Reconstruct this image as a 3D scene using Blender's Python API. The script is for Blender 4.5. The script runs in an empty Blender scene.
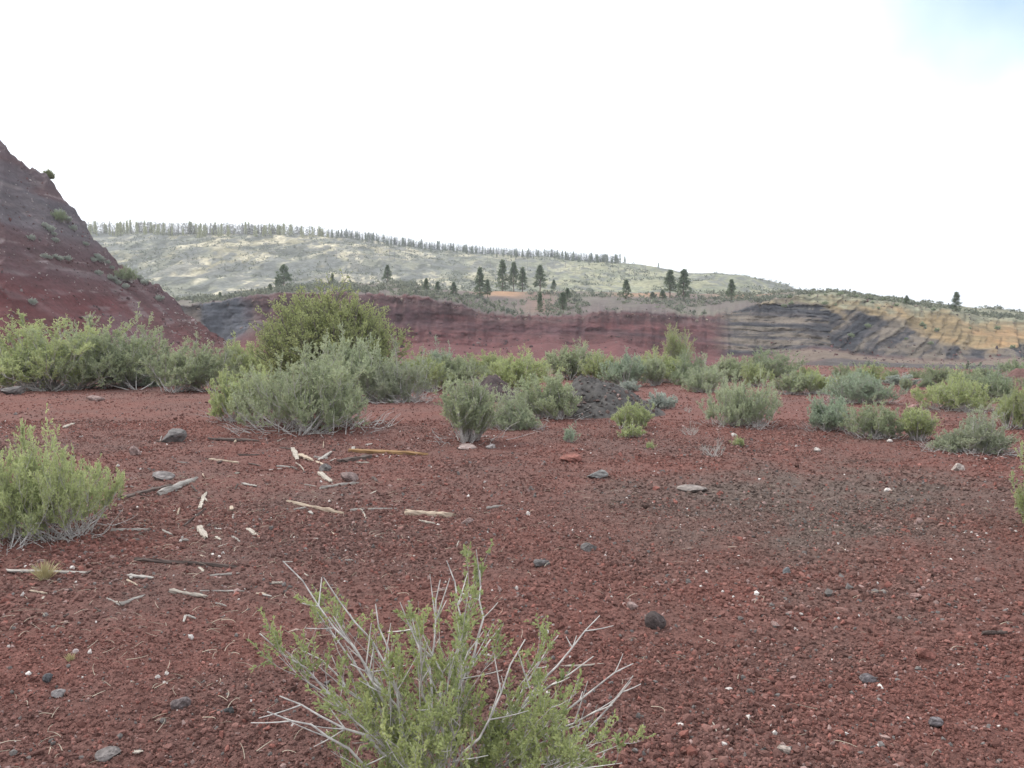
import bpy, math
import numpy as np

# ------------------------------------------------------------------ camera, sky, sun, exposure
sc = bpy.context.scene
COL = sc.collection
F = 800.0                       # focal length in pixels of a 1024 x 768 frame
PITCH = math.atan(44 / F)       # the camera looks slightly down: horizon at row 340
CAMZ = 1.6
cd = bpy.data.cameras.new('camera'); cam = bpy.data.objects.new('camera', cd); COL.objects.link(cam)
cd.sensor_fit = 'HORIZONTAL'; cd.sensor_width = 36.0; cd.lens = 36.0 * F / 1024
cd.clip_start = 0.05; cd.clip_end = 9000
cam.location = (0, 0, CAMZ); cam.rotation_euler = (math.pi / 2 - PITCH, 0, 0)
sc.camera = cam

SUN_AZ, SUN_EL = math.radians(-58), math.radians(44)
w = bpy.data.worlds.new('World'); sc.world = w; w.use_nodes = True
nt = w.node_tree; nt.nodes.clear()
N = nt.nodes.new; L = nt.links.new
out = N('ShaderNodeOutputWorld'); bg = N('ShaderNodeBackground'); bg.inputs['Strength'].default_value = 0.12
sky = N('ShaderNodeTexSky'); sky.sky_type = 'NISHITA'; sky.sun_disc = False
sky.sun_elevation = SUN_EL; sky.sun_rotation = SUN_AZ; sky.altitude = 1300; sky.dust_density = 2.0; sky.air_density = 1.0
tc = N('ShaderNodeTexCoord')
# thin bright overcast with one thinner opening high on the right
dot = N('ShaderNodeVectorMath'); dot.operation = 'DOT_PRODUCT'
hd = np.array([0.70, 0.98, 0.62]); hd = hd / np.linalg.norm(hd)
dot.inputs[1].default_value = hd
no = N('ShaderNodeTexNoise'); no.inputs['Scale'].default_value = 3.2; no.inputs['Detail'].default_value = 6
ma = N('ShaderNodeMath'); ma.operation = 'MULTIPLY_ADD'; ma.inputs[1].default_value = 0.06
mr = N('ShaderNodeMapRange'); mr.inputs['From Min'].default_value = .982; mr.inputs['From Max'].default_value = 1.018
mr.inputs['To Min'].default_value = .982; mr.inputs['To Max'].default_value = 0.2
mx = N('ShaderNodeMix'); mx.data_type = 'RGBA'
mx.inputs['B'].default_value = (9.6, 9.9, 10.4, 1)
L(tc.outputs['Generated'], dot.inputs[0]); L(tc.outputs['Generated'], no.inputs['Vector'])
L(no.outputs['Fac'], ma.inputs[0]); L(dot.outputs['Value'], ma.inputs[2]); L(ma.outputs[0], mr.inputs['Value'])
L(mr.outputs['Result'], mx.inputs['Factor']); tn = N('ShaderNodeMix'); tn.data_type = 'RGBA'; tn.blend_type = 'MULTIPLY'; tn.inputs['Factor'].default_value = 1; tn.inputs['B'].default_value = (.82, 1.18, 1.05, 1)
L(sky.outputs['Color'], tn.inputs['A']); L(tn.outputs['Result'], mx.inputs['A'])
L(mx.outputs['Result'], bg.inputs['Color']); L(bg.outputs['Background'], out.inputs['Surface'])

sl = bpy.data.lights.new('sun', 'SUN'); sl.energy = 2.0; sl.angle = math.radians(9); sl.color = (1.0, 0.95, 0.86)
so = bpy.data.objects.new('sun', sl); COL.objects.link(so)
# lamp points along -Z: aim it from the sun down to the ground
import mathutils
sd = mathutils.Vector((math.sin(SUN_AZ) * math.cos(SUN_EL), math.cos(SUN_AZ) * math.cos(SUN_EL), math.sin(SUN_EL)))
so.rotation_euler = sd.to_track_quat('Z', 'Y').to_euler(); so.location = (-60, 40, 80)

sc.view_settings.view_transform = 'Standard'; sc.view_settings.look = 'None'
sc.view_settings.exposure = 0.58; sc.view_settings.gamma = 1.0; sc.view_settings.use_curve_mapping = False
sc.render.engine = 'CYCLES'
sc.cycles.use_denoising = True
sc.cycles.denoiser = 'OPENIMAGEDENOISE'; sc.cycles.denoising_input_passes = 'RGB_ALBEDO_NORMAL'; sc.cycles.denoising_prefilter = 'ACCURATE'
sc.cycles.max_bounces = 5; sc.cycles.diffuse_bounces = 3; sc.cycles.glossy_bounces = 1
sc.cycles.transmission_bounces = 3; sc.cycles.volume_bounces = 0

# ------------------------------------------------------------------ numeric helpers
CP, SP = math.cos(PITCH), math.sin(PITCH)
def ray(px, py):
    cx = (np.asarray(px, float) - 512) / F; cy = -(np.asarray(py, float) - 384) / F
    return cx, CP + SP * cy, -SP + CP * cy          # x right, y forward, z up
def at(px, py, D):
    """world point on the line of sight of a pixel, at forward distance D"""
    dx, dy, dz = ray(px, py); t = D / dy
    return np.stack(np.broadcast_arrays(dx * t, np.asarray(D, float) + 0 * dx, CAMZ + dz * t), -1)

def _h(ix, iy, s):
    n = (ix.astype(np.int64) * 374761393 + iy.astype(np.int64) * 668265263 + s * 1274126177) & 0xffffffff
    n = ((n ^ (n >> 13)) * 1274126177) & 0xffffffff
    n = ((n ^ (n >> 16)) * 2246822519) & 0xffffffff
    return ((n ^ (n >> 15)) & 0xffffff) / float(0xffffff)
def vn(x, y, s=0):
    x, y = np.broadcast_arrays(np.asarray(x, float), np.asarray(y, float))
    ix, iy = np.floor(x), np.floor(y); fx, fy = x - ix, y - iy
    fx = fx * fx * (3 - 2 * fx); fy = fy * fy * (3 - 2 * fy)
    a, b, c, d = _h(ix, iy, s), _h(ix + 1, iy, s), _h(ix, iy + 1, s), _h(ix + 1, iy + 1, s)
    return (a + (b - a) * fx) * (1 - fy) + (c + (d - c) * fx) * fy
def fbm(x, y, s=0, o=4):
    v = 0; a = .5; n = 0
    for k in range(o):
        v = v + a * vn(np.asarray(x) * 2 ** k + 17.3 * k, np.asarray(y) * 2 ** k - 9.1 * k, s + k); n += a; a *= .5
    return v / n - .5                              # -0.5 .. 0.5
def sst(a, b, x):
    t = np.clip((x - a) / (b - a), 0, 1); return t * t * (3 - 2 * t)

def ground_z(x, y):
    x, y = np.broadcast_arrays(np.asarray(x, float), np.asarray(y, float))
    r = np.hypot(x, y)
    z = 0.10 * fbm(x * .22, y * .22, 3, 3) * sst(2, 7, r)
    z = z + 0.5 * fbm(x * .05 + 4, y * .05, 8, 2) * sst(22, 45, r)
    z = z + 0.05 * fbm(x * 1.1, y * 1.1, 12, 2)
    front = sst(-20, 25, y)
    z = z - 4.6 * sst(46, 125, r) * front - 1.5 * sst(125, 260, r)
    # the worn wheel track on the right is a few centimetres lower
    tx = (x - 2.75 - .36 * (y - 7)) / 1.3
    z = z - .03 * np.exp(-tx ** 2) * sst(1, 4, y) * sst(16, 11, y)
    return z
def G(px, py):
    """where the line of sight of a pixel meets the ground"""
    dx, dy, dz = ray(px, py)
    D = 3.0
    for t in np.arange(1.5, 140, .05):
        if CAMZ + dz * t <= ground_z(dx * t, dy * t):
            D = t; break
    x, y = float(dx * D), float(dy * D)
    return x, y, float(ground_z(x, y))

def mk(name, V, Fs, mat, parent=None, smooth=False, col=None, tint=None):
    """one mesh object from arrays: V (n,3); Fs = list of (m,k) index arrays; col per-vertex rgb, tint per-vertex float"""
    me = mesh_np(name, V, Fs, mat, smooth, col, tint)
    o = bpy.data.objects.new(name, me); COL.objects.link(o)
    if parent: o.parent = parent
    return o
def mesh_np(name, V, Fs, mat, smooth=False, col=None, tint=None):
    V = np.asarray(V, np.float32); Fs = [np.asarray(f, np.int32) for f in Fs if len(f)]
    me = bpy.data.meshes.new(name)
    me.vertices.add(len(V)); me.vertices.foreach_set('co', V.ravel())
    nl = sum(f.size for f in Fs); npg = sum(len(f) for f in Fs)
    me.loops.add(nl); me.loops.foreach_set('vertex_index', np.concatenate([f.ravel() for f in Fs]))
    tot = np.concatenate([np.full(len(f), f.shape[1], np.int32) for f in Fs])
    st = np.concatenate([[0], np.cumsum(tot)[:-1]]).astype(np.int32)
    me.polygons.add(npg); me.polygons.foreach_set('loop_start', st)
    me.polygons.foreach_set('use_smooth', np.full(npg, smooth))
    if col is not None:
        a = me.attributes.new('tone', 'FLOAT_COLOR', 'POINT')
        c = np.ones((len(V), 4), np.float32); c[:, :3] = col; a.data.foreach_set('color', c.ravel())
    if tint is not None:
        a = me.attributes.new('tint', 'FLOAT', 'POINT'); a.data.foreach_set('value', np.asarray(tint, np.float32))
    me.update(calc_edges=True); me.materials.append(mat)
    return me
def grid_faces(nr, nc):
    i = np.arange(nr * nc).reshape(nr, nc)
    return np.stack([i[:-1, :-1], i[:-1, 1:], i[1:, 1:], i[1:, :-1]], -1).reshape(-1, 4)

def tag(o, label, cat, group=None, kind=None):
    if kind: o['kind'] = kind
    if label: o['label'] = label
    if cat: o['category'] = cat
    if group: o['group'] = group
    return o
def empty(name, loc):
    o = bpy.data.objects.new(name, None); COL.objects.link(o); o.location = loc; o.empty_display_size = .2
    return o

# ------------------------------------------------------------------ materials
def new_mat(name):
    m = bpy.data.materials.new(name); m.use_nodes = True; t = m.node_tree
    b = t.nodes['Principled BSDF']; b.inputs['Roughness'].default_value = .95
    b.inputs['Specular IOR Level'].default_value = .15
    return m, t, b
def mat_attr(name, noise=None, bump=None, rough=.95, amt=(.75, 1.25)):
    """colour from the surface's own 'tone' attribute, broken up by fine noise, with bump"""
    m, t, b = new_mat(name); b.inputs['Roughness'].default_value = rough
    a = t.nodes.new('ShaderNodeAttribute'); a.attribute_name = 'tone'
    g = t.nodes.new('ShaderNodeNewGeometry')
    src = a.outputs['Color']
    for sc_, lo, hi in (noise or []):
        n = t.nodes.new('ShaderNodeTexNoise'); n.inputs['Scale'].default_value = sc_; n.inputs['Detail'].default_value = 3
        t.links.new(g.outputs['Position'], n.inputs['Vector'])
        r = t.nodes.new('ShaderNodeMapRange'); r.inputs['From Min'].default_value = .3; r.inputs['From Max'].default_value = .7
        r.inputs['To Min'].default_value = lo; r.inputs['To Max'].default_value = hi
        t.links.new(n.outputs['Fac'], r.inputs['Value'])
        v = t.nodes.new('ShaderNodeVectorMath'); v.operation = 'SCALE'
        t.links.new(src, v.inputs[0]); t.links.new(r.outputs['Result'], v.inputs['Scale']); src = v.outputs['Vector']
    t.links.new(src, b.inputs['Base Color'])
    prev = None
    for sc_, dist in (bump or []):
        n = t.nodes.new('ShaderNodeTexNoise'); n.inputs['Scale'].default_value = sc_; n.inputs['Detail'].default_value = 4
        n.inputs['Roughness'].default_value = .65
        t.links.new(g.outputs['Position'], n.inputs['Vector'])
        bm = t.nodes.new('ShaderNodeBump'); bm.inputs['Strength'].default_value = .9; bm.inputs['Distance'].default_value = dist
        t.links.new(n.outputs['Fac'], bm.inputs['Height'])
        if prev: t.links.new(prev, bm.inputs['Normal'])
        prev = bm.outputs['Normal']
    if prev: t.links.new(prev, b.inputs['Normal'])
    return m
def mat_leaf(name, c0, c1, trans=.3):
    """leaf colour runs from c0 to c1 by each leaf's own tint, times the plant's own colour"""
    m = bpy.data.materials.new(name); m.use_nodes = True; t = m.node_tree; t.nodes.clear()
    o = t.nodes.new('ShaderNodeOutputMaterial')
    a = t.nodes.new('ShaderNodeAttribute'); a.attribute_name = 'tint'
    mx = t.nodes.new('ShaderNodeMix'); mx.data_type = 'RGBA'
    mx.inputs['A'].default_value = (*c0, 1); mx.inputs['B'].default_value = (*c1, 1)
    t.links.new(a.outputs['Fac'], mx.inputs['Factor'])
    oi = t.nodes.new('ShaderNodeObjectInfo')
    mu = t.nodes.new('ShaderNodeMix'); mu.data_type = 'RGBA'; mu.blend_type = 'MULTIPLY'; mu.inputs['Factor'].default_value = 1
    t.links.new(mx.outputs['Result'], mu.inputs['A']); t.links.new(oi.outputs['Color'], mu.inputs['B'])
    d = t.nodes.new('ShaderNodeBsdfDiffuse'); tr = t.nodes.new('ShaderNodeBsdfTranslucent'); ms = t.nodes.new('ShaderNodeMixShader')
    ms.inputs[0].default_value = trans
    for n in (d, tr): t.links.new(mu.outputs['Result'], n.inputs['Color'])
    t.links.new(d.outputs[0], ms.inputs[1]); t.links.new(tr.outputs[0], ms.inputs[2]); t.links.new(ms.outputs[0], o.inputs['Surface'])
    return m
def mat_noise(name, c0, c1, scale=30, bump=.004, rough=.9, stretch=(1, 1, 1)):
    m, t, b = new_mat(name); b.inputs['Roughness'].default_value = rough
    tcn = t.nodes.new('ShaderNodeTexCoord'); mp = t.nodes.new('ShaderNodeMapping'); mp.inputs['Scale'].default_value = stretch
    n = t.nodes.new('ShaderNodeTexNoise'); n.inputs['Scale'].default_value = scale; n.inputs['Detail'].default_value = 5
    r = t.nodes.new('ShaderNodeValToRGB'); r.color_ramp.elements[0].position = .3; r.color_ramp.elements[1].position = .7
    r.color_ramp.elements[0].color = (*c0, 1); r.color_ramp.elements[1].color = (*c1, 1)
    t.links.new(tcn.outputs['Object'], mp.inputs['Vector']); t.links.new(mp.outputs['Vector'], n.inputs['Vector'])
    t.links.new(n.outputs['Fac'], r.inputs['Fac']); t.links.new(r.outputs['Color'], b.inputs['Base Color'])
    bm = t.nodes.new('ShaderNodeBump'); bm.inputs['Distance'].default_value = bump
    t.links.new(n.outputs['Fac'], bm.inputs['Height']); t.links.new(bm.outputs['Normal'], b.inputs['Normal'])
    return m

M_ground = mat_attr('red_cinder', noise=[(9, .82, 1.18), (45, .7, 1.3), (140, .7, 1.35)], bump=[(22, .03), (75, .014), (220, .004)])
M_stones = mat_attr('cinder_stones', noise=[(160, .8, 1.2)], bump=[(260, .003)])
M_cliff = mat_attr('cinder_strata', noise=[(.35, .86, 1.14), (1.6, .86, 1.14)], bump=[(.5, .5), (1.8, .18)])
M_hill = mat_attr('cut_cinder_slope', noise=[(.5, .88, 1.12), (2.2, .85, 1.15)], bump=[(.8, .35), (3, .12)])
M_far = mat_attr('dry_grass_hill', noise=[(.02, .9, 1.1), (.12, .8, 1.2), (.45, .72, 1.28)], bump=[(.05, 4), (.3, 1.0)])
M_leaf = mat_leaf('sage_leaf', (.27, .305, .212), (.46, .508, .31), .42)
M_silver = mat_leaf('silver_sage_leaf', (.30, .34, .29), (.46, .49, .41))
M_olive = mat_leaf('mahogany_leaf', (.255, .295, .165), (.42, .465, .235), .42)
M_pine = mat_leaf('pine_needle', (.10, .135, .085), (.19, .235, .135), .3)
M_bitter = mat_leaf('bitterbrush_leaf', (.22, .265, .125), (.44, .475, .21), .42)
M_twig = mat_noise('grey_twig', (.30, .28, .27), (.52, .50, .48), 40, .001)
M_bare = mat_noise('bleached_bark', (.30, .28, .27), (.62, .60, .57), 30, .002)
M_darktwig = mat_noise('dark_twig', (.10, .085, .075), (.20, .18, .165), 40, .001)
M_bark = mat_noise('pine_bark', (.09, .06, .05), (.17, .12, .10), 3, .02)
M_snag = mat_noise('burnt_snag_wood', (.16, .15, .15), (.30, .28, .27), 2, .02)

# ------------------------------------------------------------------ ground: one sheet round the viewer out past the horizon
def ground_tone(x, y):
    r = np.hypot(x, y)
    red = np.array([.157, .072, .060]); brown = np.array([.124, .074, .065]); grey = np.array([.122, .089, .077]); pale = np.array([.170, .094, .085])
    n1 = fbm(x * .5, y * .5, 21, 5); n2 = fbm(x * 2.2, y * 2.2, 31, 4); n3 = fbm(x * .16 + 7, y * .16, 41, 3)
    c = red + 0 * x[..., None]
    def lerp(c, k, t): return c + (k - c) * np.clip(t, 0, 1)[..., None]
    c = lerp(c, brown, .45 + 1.6 * n1 + .9 * n2 - .25 * sst(8, 20, r))
    c = lerp(c, pale, (.15 + .8 * n3 + .6 * n2) * sst(7, 22, r) * .8)
    # dark grey-brown cinder where vehicles passed, on the right
    tx = (x - 2.75 - .36 * (y - 7)) / (.18 * np.clip(y, 1, 20) + .15); ty = (y - 7.6) / 3.3
    tr = np.exp(-(tx ** 2 + ty ** 2) ** 1.4) * (1 + 2.4 * n1 + 2.2 * n2)
    c = lerp(c, grey, .85 * tr)
    tr2 = np.exp(-((x - .9 - .03 * y) / .35) ** 2) * sst(3, 5, y) * sst(14, 9, y) * (.6 + 2.2 * n1)
    c = lerp(c, grey, .45 * tr2)
    tr3 = np.exp(-((y - 11.8 - .6 * np.sin(x * .4)) / .9) ** 2) * sst(2.5, 4.5, x) * (.5 + 2 * n1)
    c = lerp(c, grey, .7 * tr3)
    # dull floor of the pit further out
    c = lerp(c, np.array([.17, .105, .09]), .8 * sst(40, 80, r))
    return np.clip(c, .01, 1)

fr = np.radians(np.arange(-47, 47.01, .17)); bk = np.radians(np.concatenate([np.arange(-180, -47, 3.5), np.arange(47 + 2, 180, 3.5)]))
ang = np.sort(np.concatenate([fr, bk]))
rad = np.concatenate([[.02, .3, .8, 1.3], np.geomspace(1.6, 70, 620), np.geomspace(72, 300, 40), np.geomspace(330, 4200, 14)])
A, R = np.meshgrid(ang, rad)
gx, gy = R * np.sin(A), R * np.cos(A)
gz = ground_z(gx, gy)
det = .030 * fbm(gx * 5, gy * 5, 51, 3) + .028 * fbm(gx * 16, gy * 16, 61, 3) * sst(28, 9, R) + .016 * fbm(gx * 48, gy * 48, 71, 2) * sst(11, 5, R)
gz = gz + det * sst(.5, 1.8, R)
V = np.stack([gx, gy, gz], -1).reshape(-1, 3)
nr, nc = R.shape
Fg = grid_faces(nr, nc)[:, ::-1]
i = np.arange(nr) * nc
Fw = np.stack([i[:-1], i[1:], i[1:] + nc - 1, i[:-1] + nc - 1], -1)     # close the ring behind the viewer
g = mk('ground', V, [Fg, Fw], M_ground, smooth=True, col=ground_tone(gx, gy).reshape(-1, 3)); g['kind'] = 'structure'

# ------------------------------------------------------------------ far pit wall, bench and the plateau above it
def sheet(name, cols, keys, mat, tone, disp, kind='structure'):
    """a terrain sheet: keys = list of (row position 0..1, pixel rows per column, distances per column); smooth between"""
    nrow = sum(k[0] for k in keys[1:]) + 1
    px = np.zeros((nrow, len(cols))); Y = np.zeros_like(px); D = np.zeros_like(px); K = np.zeros_like(px)
    r = 0
    for a, (k0, k1) in enumerate(zip(keys[:-1], keys[1:])):
        n = k1[0]; t = (np.arange(n + 1) / n)[:, None]
        P0, P1 = at(cols, k0[1], k0[2]), at(cols, k1[1], k1[2])
        px[r:r + n + 1] = cols[None]; K[r:r + n + 1] = a + t
        PP = P0[None] * (1 - t[..., None]) + P1[None] * t[..., None]
        if a == 0: P = np.zeros((nrow, len(cols), 3))
        P[r:r + n + 1] = PP; r += n
    # round the joints between bands, across rows
    for _ in range(2):
        P[1:-1] = P[1:-1] * .5 + .25 * (P[:-2] + P[2:])
    P = disp(P, px, K)
    c = tone(P, px, K)
    o = mk(name, P.reshape(-1, 3), [grid_faces(nrow, len(cols))], mat, smooth=True, col=np.clip(c, .01, .9).reshape(-1, 3))
    o['kind'] = kind
    return o, P, px, K
I = lambda x, *pts: np.interp(x, [p[0] for p in pts], [p[1] for p in pts])

cols = np.arange(-420, 1460, 1.25)
yR = I(cols, (-420, 300), (150, 306), (190, 305), (222, 302), (242, 297), (277, 294), (372, 293), (420, 297), (440, 302), (462, 305), (480, 312), (515, 317), (535, 314), (560, 317), (595, 312), (640, 313), (696, 317), (722, 313), (771, 301), (805, 295), (832, 294), (852, 296), (876, 301), (900, 303), (924, 308), (960, 311), (980, 316), (1024, 321), (1200, 345), (1460, 352))
dR = I(cols, (-420, 190), (190, 190), (600, 192), (700, 200), (780, 222), (1024, 235), (1460, 230))
yC = I(cols, (-420, 346), (190, 346), (260, 348), (440, 348), (600, 349), (700, 357), (786, 356), (848, 355), (900, 360), (1024, 365), (1460, 372))
dC = I(cols, (-420, 178), (600, 178), (800, 180), (1460, 180))
yB = I(cols, (-420, 366), (440, 362), (600, 362), (780, 366), (830, 362), (1024, 368), (1460, 374))
dB = I(cols, (-420, 150), (1460, 150))
yA = I(cols, (-420, 374), (440, 370), (780, 372), (900, 373), (1460, 382))
dA = I(cols, (-420, 128), (1460, 140))
y0 = I(cols, (-420, 384), (1460, 388)); d0 = 96 + 0 * cols
yM = I(cols, (-420, 296), (190, 299), (330, 284), (400, 283), (440, 289), (480, 292), (530, 291), (640, 292), (720, 293), (760, 294), (805, 291), (1024, 312), (1460, 345))
yM = np.minimum(yM, yR - 1.5); dM = I(cols, (-420, 300), (700, 320), (805, 300), (900, 300), (1460, 300))
yZ = yM + 6 + 0 * cols; dZ = dM + 110
def disp_cliff(P, px, K):
    face = sst(2.85, 3.15, K) * sst(4.2, 3.9, K)
    gul = fbm(px * .045, K * .35, 101, 4); gul2 = fbm(px * .16, K * .5, 111, 3)
    led = fbm(px * .012, P[..., 2] * .55 + px * .004, 121, 3)
    right = sst(690, 780, px)
    lf = 1 - .75 * right; xw, zw = P[..., 0], P[..., 2]
    rk = fbm(xw * .12, zw * .3 - xw * .05, 125, 5); rk2 = fbm(xw * .5, zw * .9, 127, 3)
    dip = np.where(px < 830, -.03 * xw, .34 * (xw - 84) - 2.5); bw = zw - dip + 1.6 * fbm(xw * .05, zw * .08, 260, 3)
    P[..., 1] += face * right * (3.4 * fbm(xw * .05, bw * 1.1, 133, 4) + 1.6 * fbm(xw * .3, bw * 2.2, 134, 3))
    P[..., 1] += face * (lf * (5.5 * gul + 3.0 * gul2) + 2.2 * led + 2.4 * rk + 1.3 * rk2)
    P[..., 2] += face * right * 1.2 * fbm(px * .05 + P[..., 2] * .5, P[..., 2] * .7, 131, 3)
    low = sst(3.1, 2.3, K)
    P[..., 2] += low * (1.2 * fbm(px * .02, K * 2.2, 141, 3) + .5 * fbm(px * .08, K * 8, 151, 3)) * sst(0, .4, K)
    # cones of slumped cinder lying against the wall
    for cx, hw, h in ((262, 42, 5.0), (430, 60, 1.3), (548, 50, 1.4), (618, 40, 2.2), (690, 26, 1.0), (810, 44, 1.4), (1010, 40, 1.5)):
        t = np.clip(1 - np.abs(px - cx) / hw, 0, 1)
        b = t * h * np.exp(-((K - 2.95) / .4) ** 2)
        P[..., 2] += b; P[..., 1] -= .9 * b
    top = sst(3.98, 4.15, K)
    P[..., 2] += top * (1.5 * fbm(px * .03, K * 5, 161, 4))
    rim = np.exp(-((K - 4) / .25) ** 2)
    P[..., 2] += rim * (1.1 * fbm(px * .06, 0 * px, 171, 3) + .9 * fbm(px * .35, 0 * px, 172, 3))
    return P
def lerp(c, k, t): return c + (np.asarray(k) - c) * np.clip(t, 0, 1)[..., None]
def tone_cliff(P, px, K):
    n1 = fbm(px * .02, K * 2.0, 201, 4); n2 = fbm(px * .09, K * 9, 211, 4)
    z = P[..., 2]
    strat = fbm(px * .006 + 3, z * .8 + px * .012 + 1.4 * fbm(px * .02, z * .1, 230, 2), 221, 4)
    c = np.array([.094, .040, .041]) + 0 * px[..., None]
    c = lerp(c, [.122, .050, .050], sst(3.22, 2.95, K + .25 * n1) * .9 + .4 * n1)                     # redder talus
    c = lerp(c, [.058, .038, .044], (.30 + 1.8 * strat) * sst(3.1, 3.3, K))
    drk = sst(.6, .75, vn(px * .11, K * .5, 240)) * sst(3.1, 3.3, K) * sst(4, 3.7, K)            # thin dark wash lines down the face
    c = lerp(c, [.065, .040, .046], .3 * drk * (1 - sst(690, 760, px)))
    c = lerp(c, [.085, .052, .052], np.exp(-((K - 3.86) / .1) ** 2) * .8)                 # darker cap
    # blue-black wall at the left end, buff streaks in it
    lw = sst(285, 255, px + 22 * (K - 3) + 20 * n1) * sst(2.6, 3.1, K)
    c = lerp(c, [.062, .066, .078], lw * .95)
    c = lerp(c, [.13, .10, .082], lw * sst(.1, .3, fbm(px * .07, K * .3, 250, 2)) * .7)
    # dark grey beds with buff layers on the right
    rw = sst(706, 735, px + 6 * n2 + 6 * n1)
    rock = sst(2.93, 3.08, K)
    xw = P[..., 0]
    dip = np.where(px < 830, -.03 * xw, .34 * (xw - 84) - 2.5)      # beds lie flat, then climb to the right
    bw = z - dip + 1.6 * fbm(xw * .05, z * .08, 260, 3)
    sb = fbm(xw * .018 + 9, bw * .55, 261, 3); sb2 = fbm(xw * .05, bw * 1.5, 263, 3)
    dg = lerp(np.array([.068, .060, .060]) + 0 * c, [.145, .12, .095], sst(.05, .14, sb + .7 * sb2 + .35 * fbm(xw * .4, bw * 2.4, 265, 3)) * .75)
    dg = lerp(dg, [.034, .034, .040], sst(.0, -.09, sb + .7 * sb2 + .4 * fbm(xw * .5, bw * 2.0, 266, 3)) * .95)
    dg = lerp(dg, [.20, .17, .13], sst(.2, .34, sb2 - .4 * sb) * .7)
    c = c + (dg - c) * (rw * rock)[..., None]
    # weathered orange and straw ground on the right-hand slope
    line = I(px, (700, 4.05), (760, 4.02), (805, 3.85), (850, 3.68), (900, 3.6), (925, 3.42), (950, 3.26), (985, 3.24), (1040, 3.45), (1460, 3.5))
    og = sst(-.10, .12, K - line + .30 * n1 + .30 * n2 + .35 * fbm(px * .05 + K * 2.2, K * 1.2 - px * .01, 255, 3)) * sst(740, 800, px)
    c = lerp(c, [.20, .15, .085], og)
    c = lerp(c, [.25, .16, .085], og * sst(0, .25, n1 + .5 * n2))
    c = lerp(c, [.19, .185, .13], og * sst(3.7, 4.0, K + .5 * n2))
    # buff bench in front on the right and its dark broken edge
    be = sst(745, 800, px) * sst(2.25, 2.4, K + .3 * n2) * sst(3.06, 2.96, K + .1 * n2)
    c = lerp(c, [.15, .115, .092], be)
    de = sst(760, 830, px) * sst(.8, 1.0, K) * sst(2.42, 2.25, K + .3 * n2)
    c = lerp(c, [.075, .070, .068], de * .9)
    # plateau behind the rim: grey-green scrub ground with bare red and orange cuts
    pl = sst(3.97, 4.06, K) * (1 - sst(770, 830, px))
    gr = lerp(np.array([.15, .138, .112]) + 0 * c, [.112, .090, .086], .6 + 2 * n1 + n2)
    c = c + (gr - c) * pl[..., None]
    og2 = np.exp(-((px - 505) / 26) ** 2) * sst(4.55, 4.8, K) + np.exp(-((px - 640) / 30) ** 2) * sst(4.6, 4.85, K) * .7 + np.exp(-((px - 745) / 35) ** 2) * sst(4.5, 4.8, K) * .6
    c = lerp(c, [.33, .20, .12], og2 * pl)
    bf = np.exp(-((px - 540) / 17) ** 2) * sst(4.02, 4.2, K); c = lerp(c, [.17, .115, .095], bf)
    n6 = fbm(P[..., 0] * .5, z * 1.1, 281, 4); n7 = fbm(P[..., 0] * .06, z * 1.9 + P[..., 0] * .06, 285, 3)
    return c * (1 + .25 * n2[..., None] + (.7 * n6 + .55 * n7)[..., None] * (sst(2.9, 3.2, K) * sst(4.05, 3.95, K) * .9 + .35)[..., None])
cliff, cP, cpx, cK = sheet('pit_wall_terrain', cols, [(0, y0, d0), (14, yA, dA), (16, yB, dB), (26, yC, dC), (70, yR, dR), (40, yM, dM), (12, yZ, dZ)], M_cliff, None or tone_cliff, disp_cliff)

# ------------------------------------------------------------------ long dry hillside behind
hc = np.arange(-500, 1100, 1.6)
yRid = I(hc, (-500, 245), (0, 236), (90, 232), (200, 232), (275, 233), (350, 237), (400, 245), (456, 251), (540, 257), (615, 263), (657, 267), (687, 273), (715, 272), (743, 275), (781, 285), (805, 294), (860, 318), (1100, 345))
dRid = I(hc, (-500, 760), (200, 780), (500, 860), (700, 700), (1100, 560))
yFt = I(hc, (-500, 318), (200, 312), (420, 303), (640, 303), (800, 304), (860, 325), (1100, 352))
dFt = I(hc, (-500, 380), (800, 380), (1100, 400))
yBk = yRid + 14; dBk = dRid * 1.35
yMid = yFt * .52 + yRid * .48; dMid = dFt * .56 + dRid * .44
def disp_far(P, px, K):
    m = sst(0, .3, K) * sst(2.15, 1.8, K)
    P[..., 2] += m * (9 * fbm(P[..., 0] * .012, P[..., 1] * .012, 301, 4) + 7 * fbm(P[..., 0] * .05, P[..., 1] * .04, 311, 5))
    return P
def tone_far(P, px, K):
    x, y = P[..., 0], P[..., 1]
    n1 = fbm(x * .012, y * .010, 321, 4); n2 = fbm(x * .05, y * .03, 331, 4); n3 = fbm(x * .25, y * .1, 341, 3)
    c = np.array([.225, .205, .135]) + 0 * x[..., None]
    c = lerp(c, [.46, .41, .29], sst(.0, .16, n2 + .9 * n3) * (1 - .55 * sst(380, 560, px)))  # sunlit patches of the slope, put into the grass colour
    n4 = fbm(x * .10, y * .035, 361, 4)
    c = lerp(c, [.165, .175, .145], sst(-.02, .13, .35 * n1 - .7 * n2 + .9 * fbm(x * .035, y * .02, 351, 3) + .04 * sst(400, 460, px)) * .7)  # patches of cloud shade on the slope, painted as duller colour
    c = lerp(c, [.075, .08, .068], sst(.0, .1, n4) * .85)
    c = lerp(c, [.56, .50, .37], sst(.08, .22, -n4 + .4 * n2) * .6 * (1 - .6 * sst(400, 520, px)))
    c = lerp(c, [.24, .25, .16], sst(400, 620, px) * .55)
    c = lerp(c, [.13, .135, .125], sst(.0, .16, n3 + .5 * n1 + .3 * n2) * .85)
    return c
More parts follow.
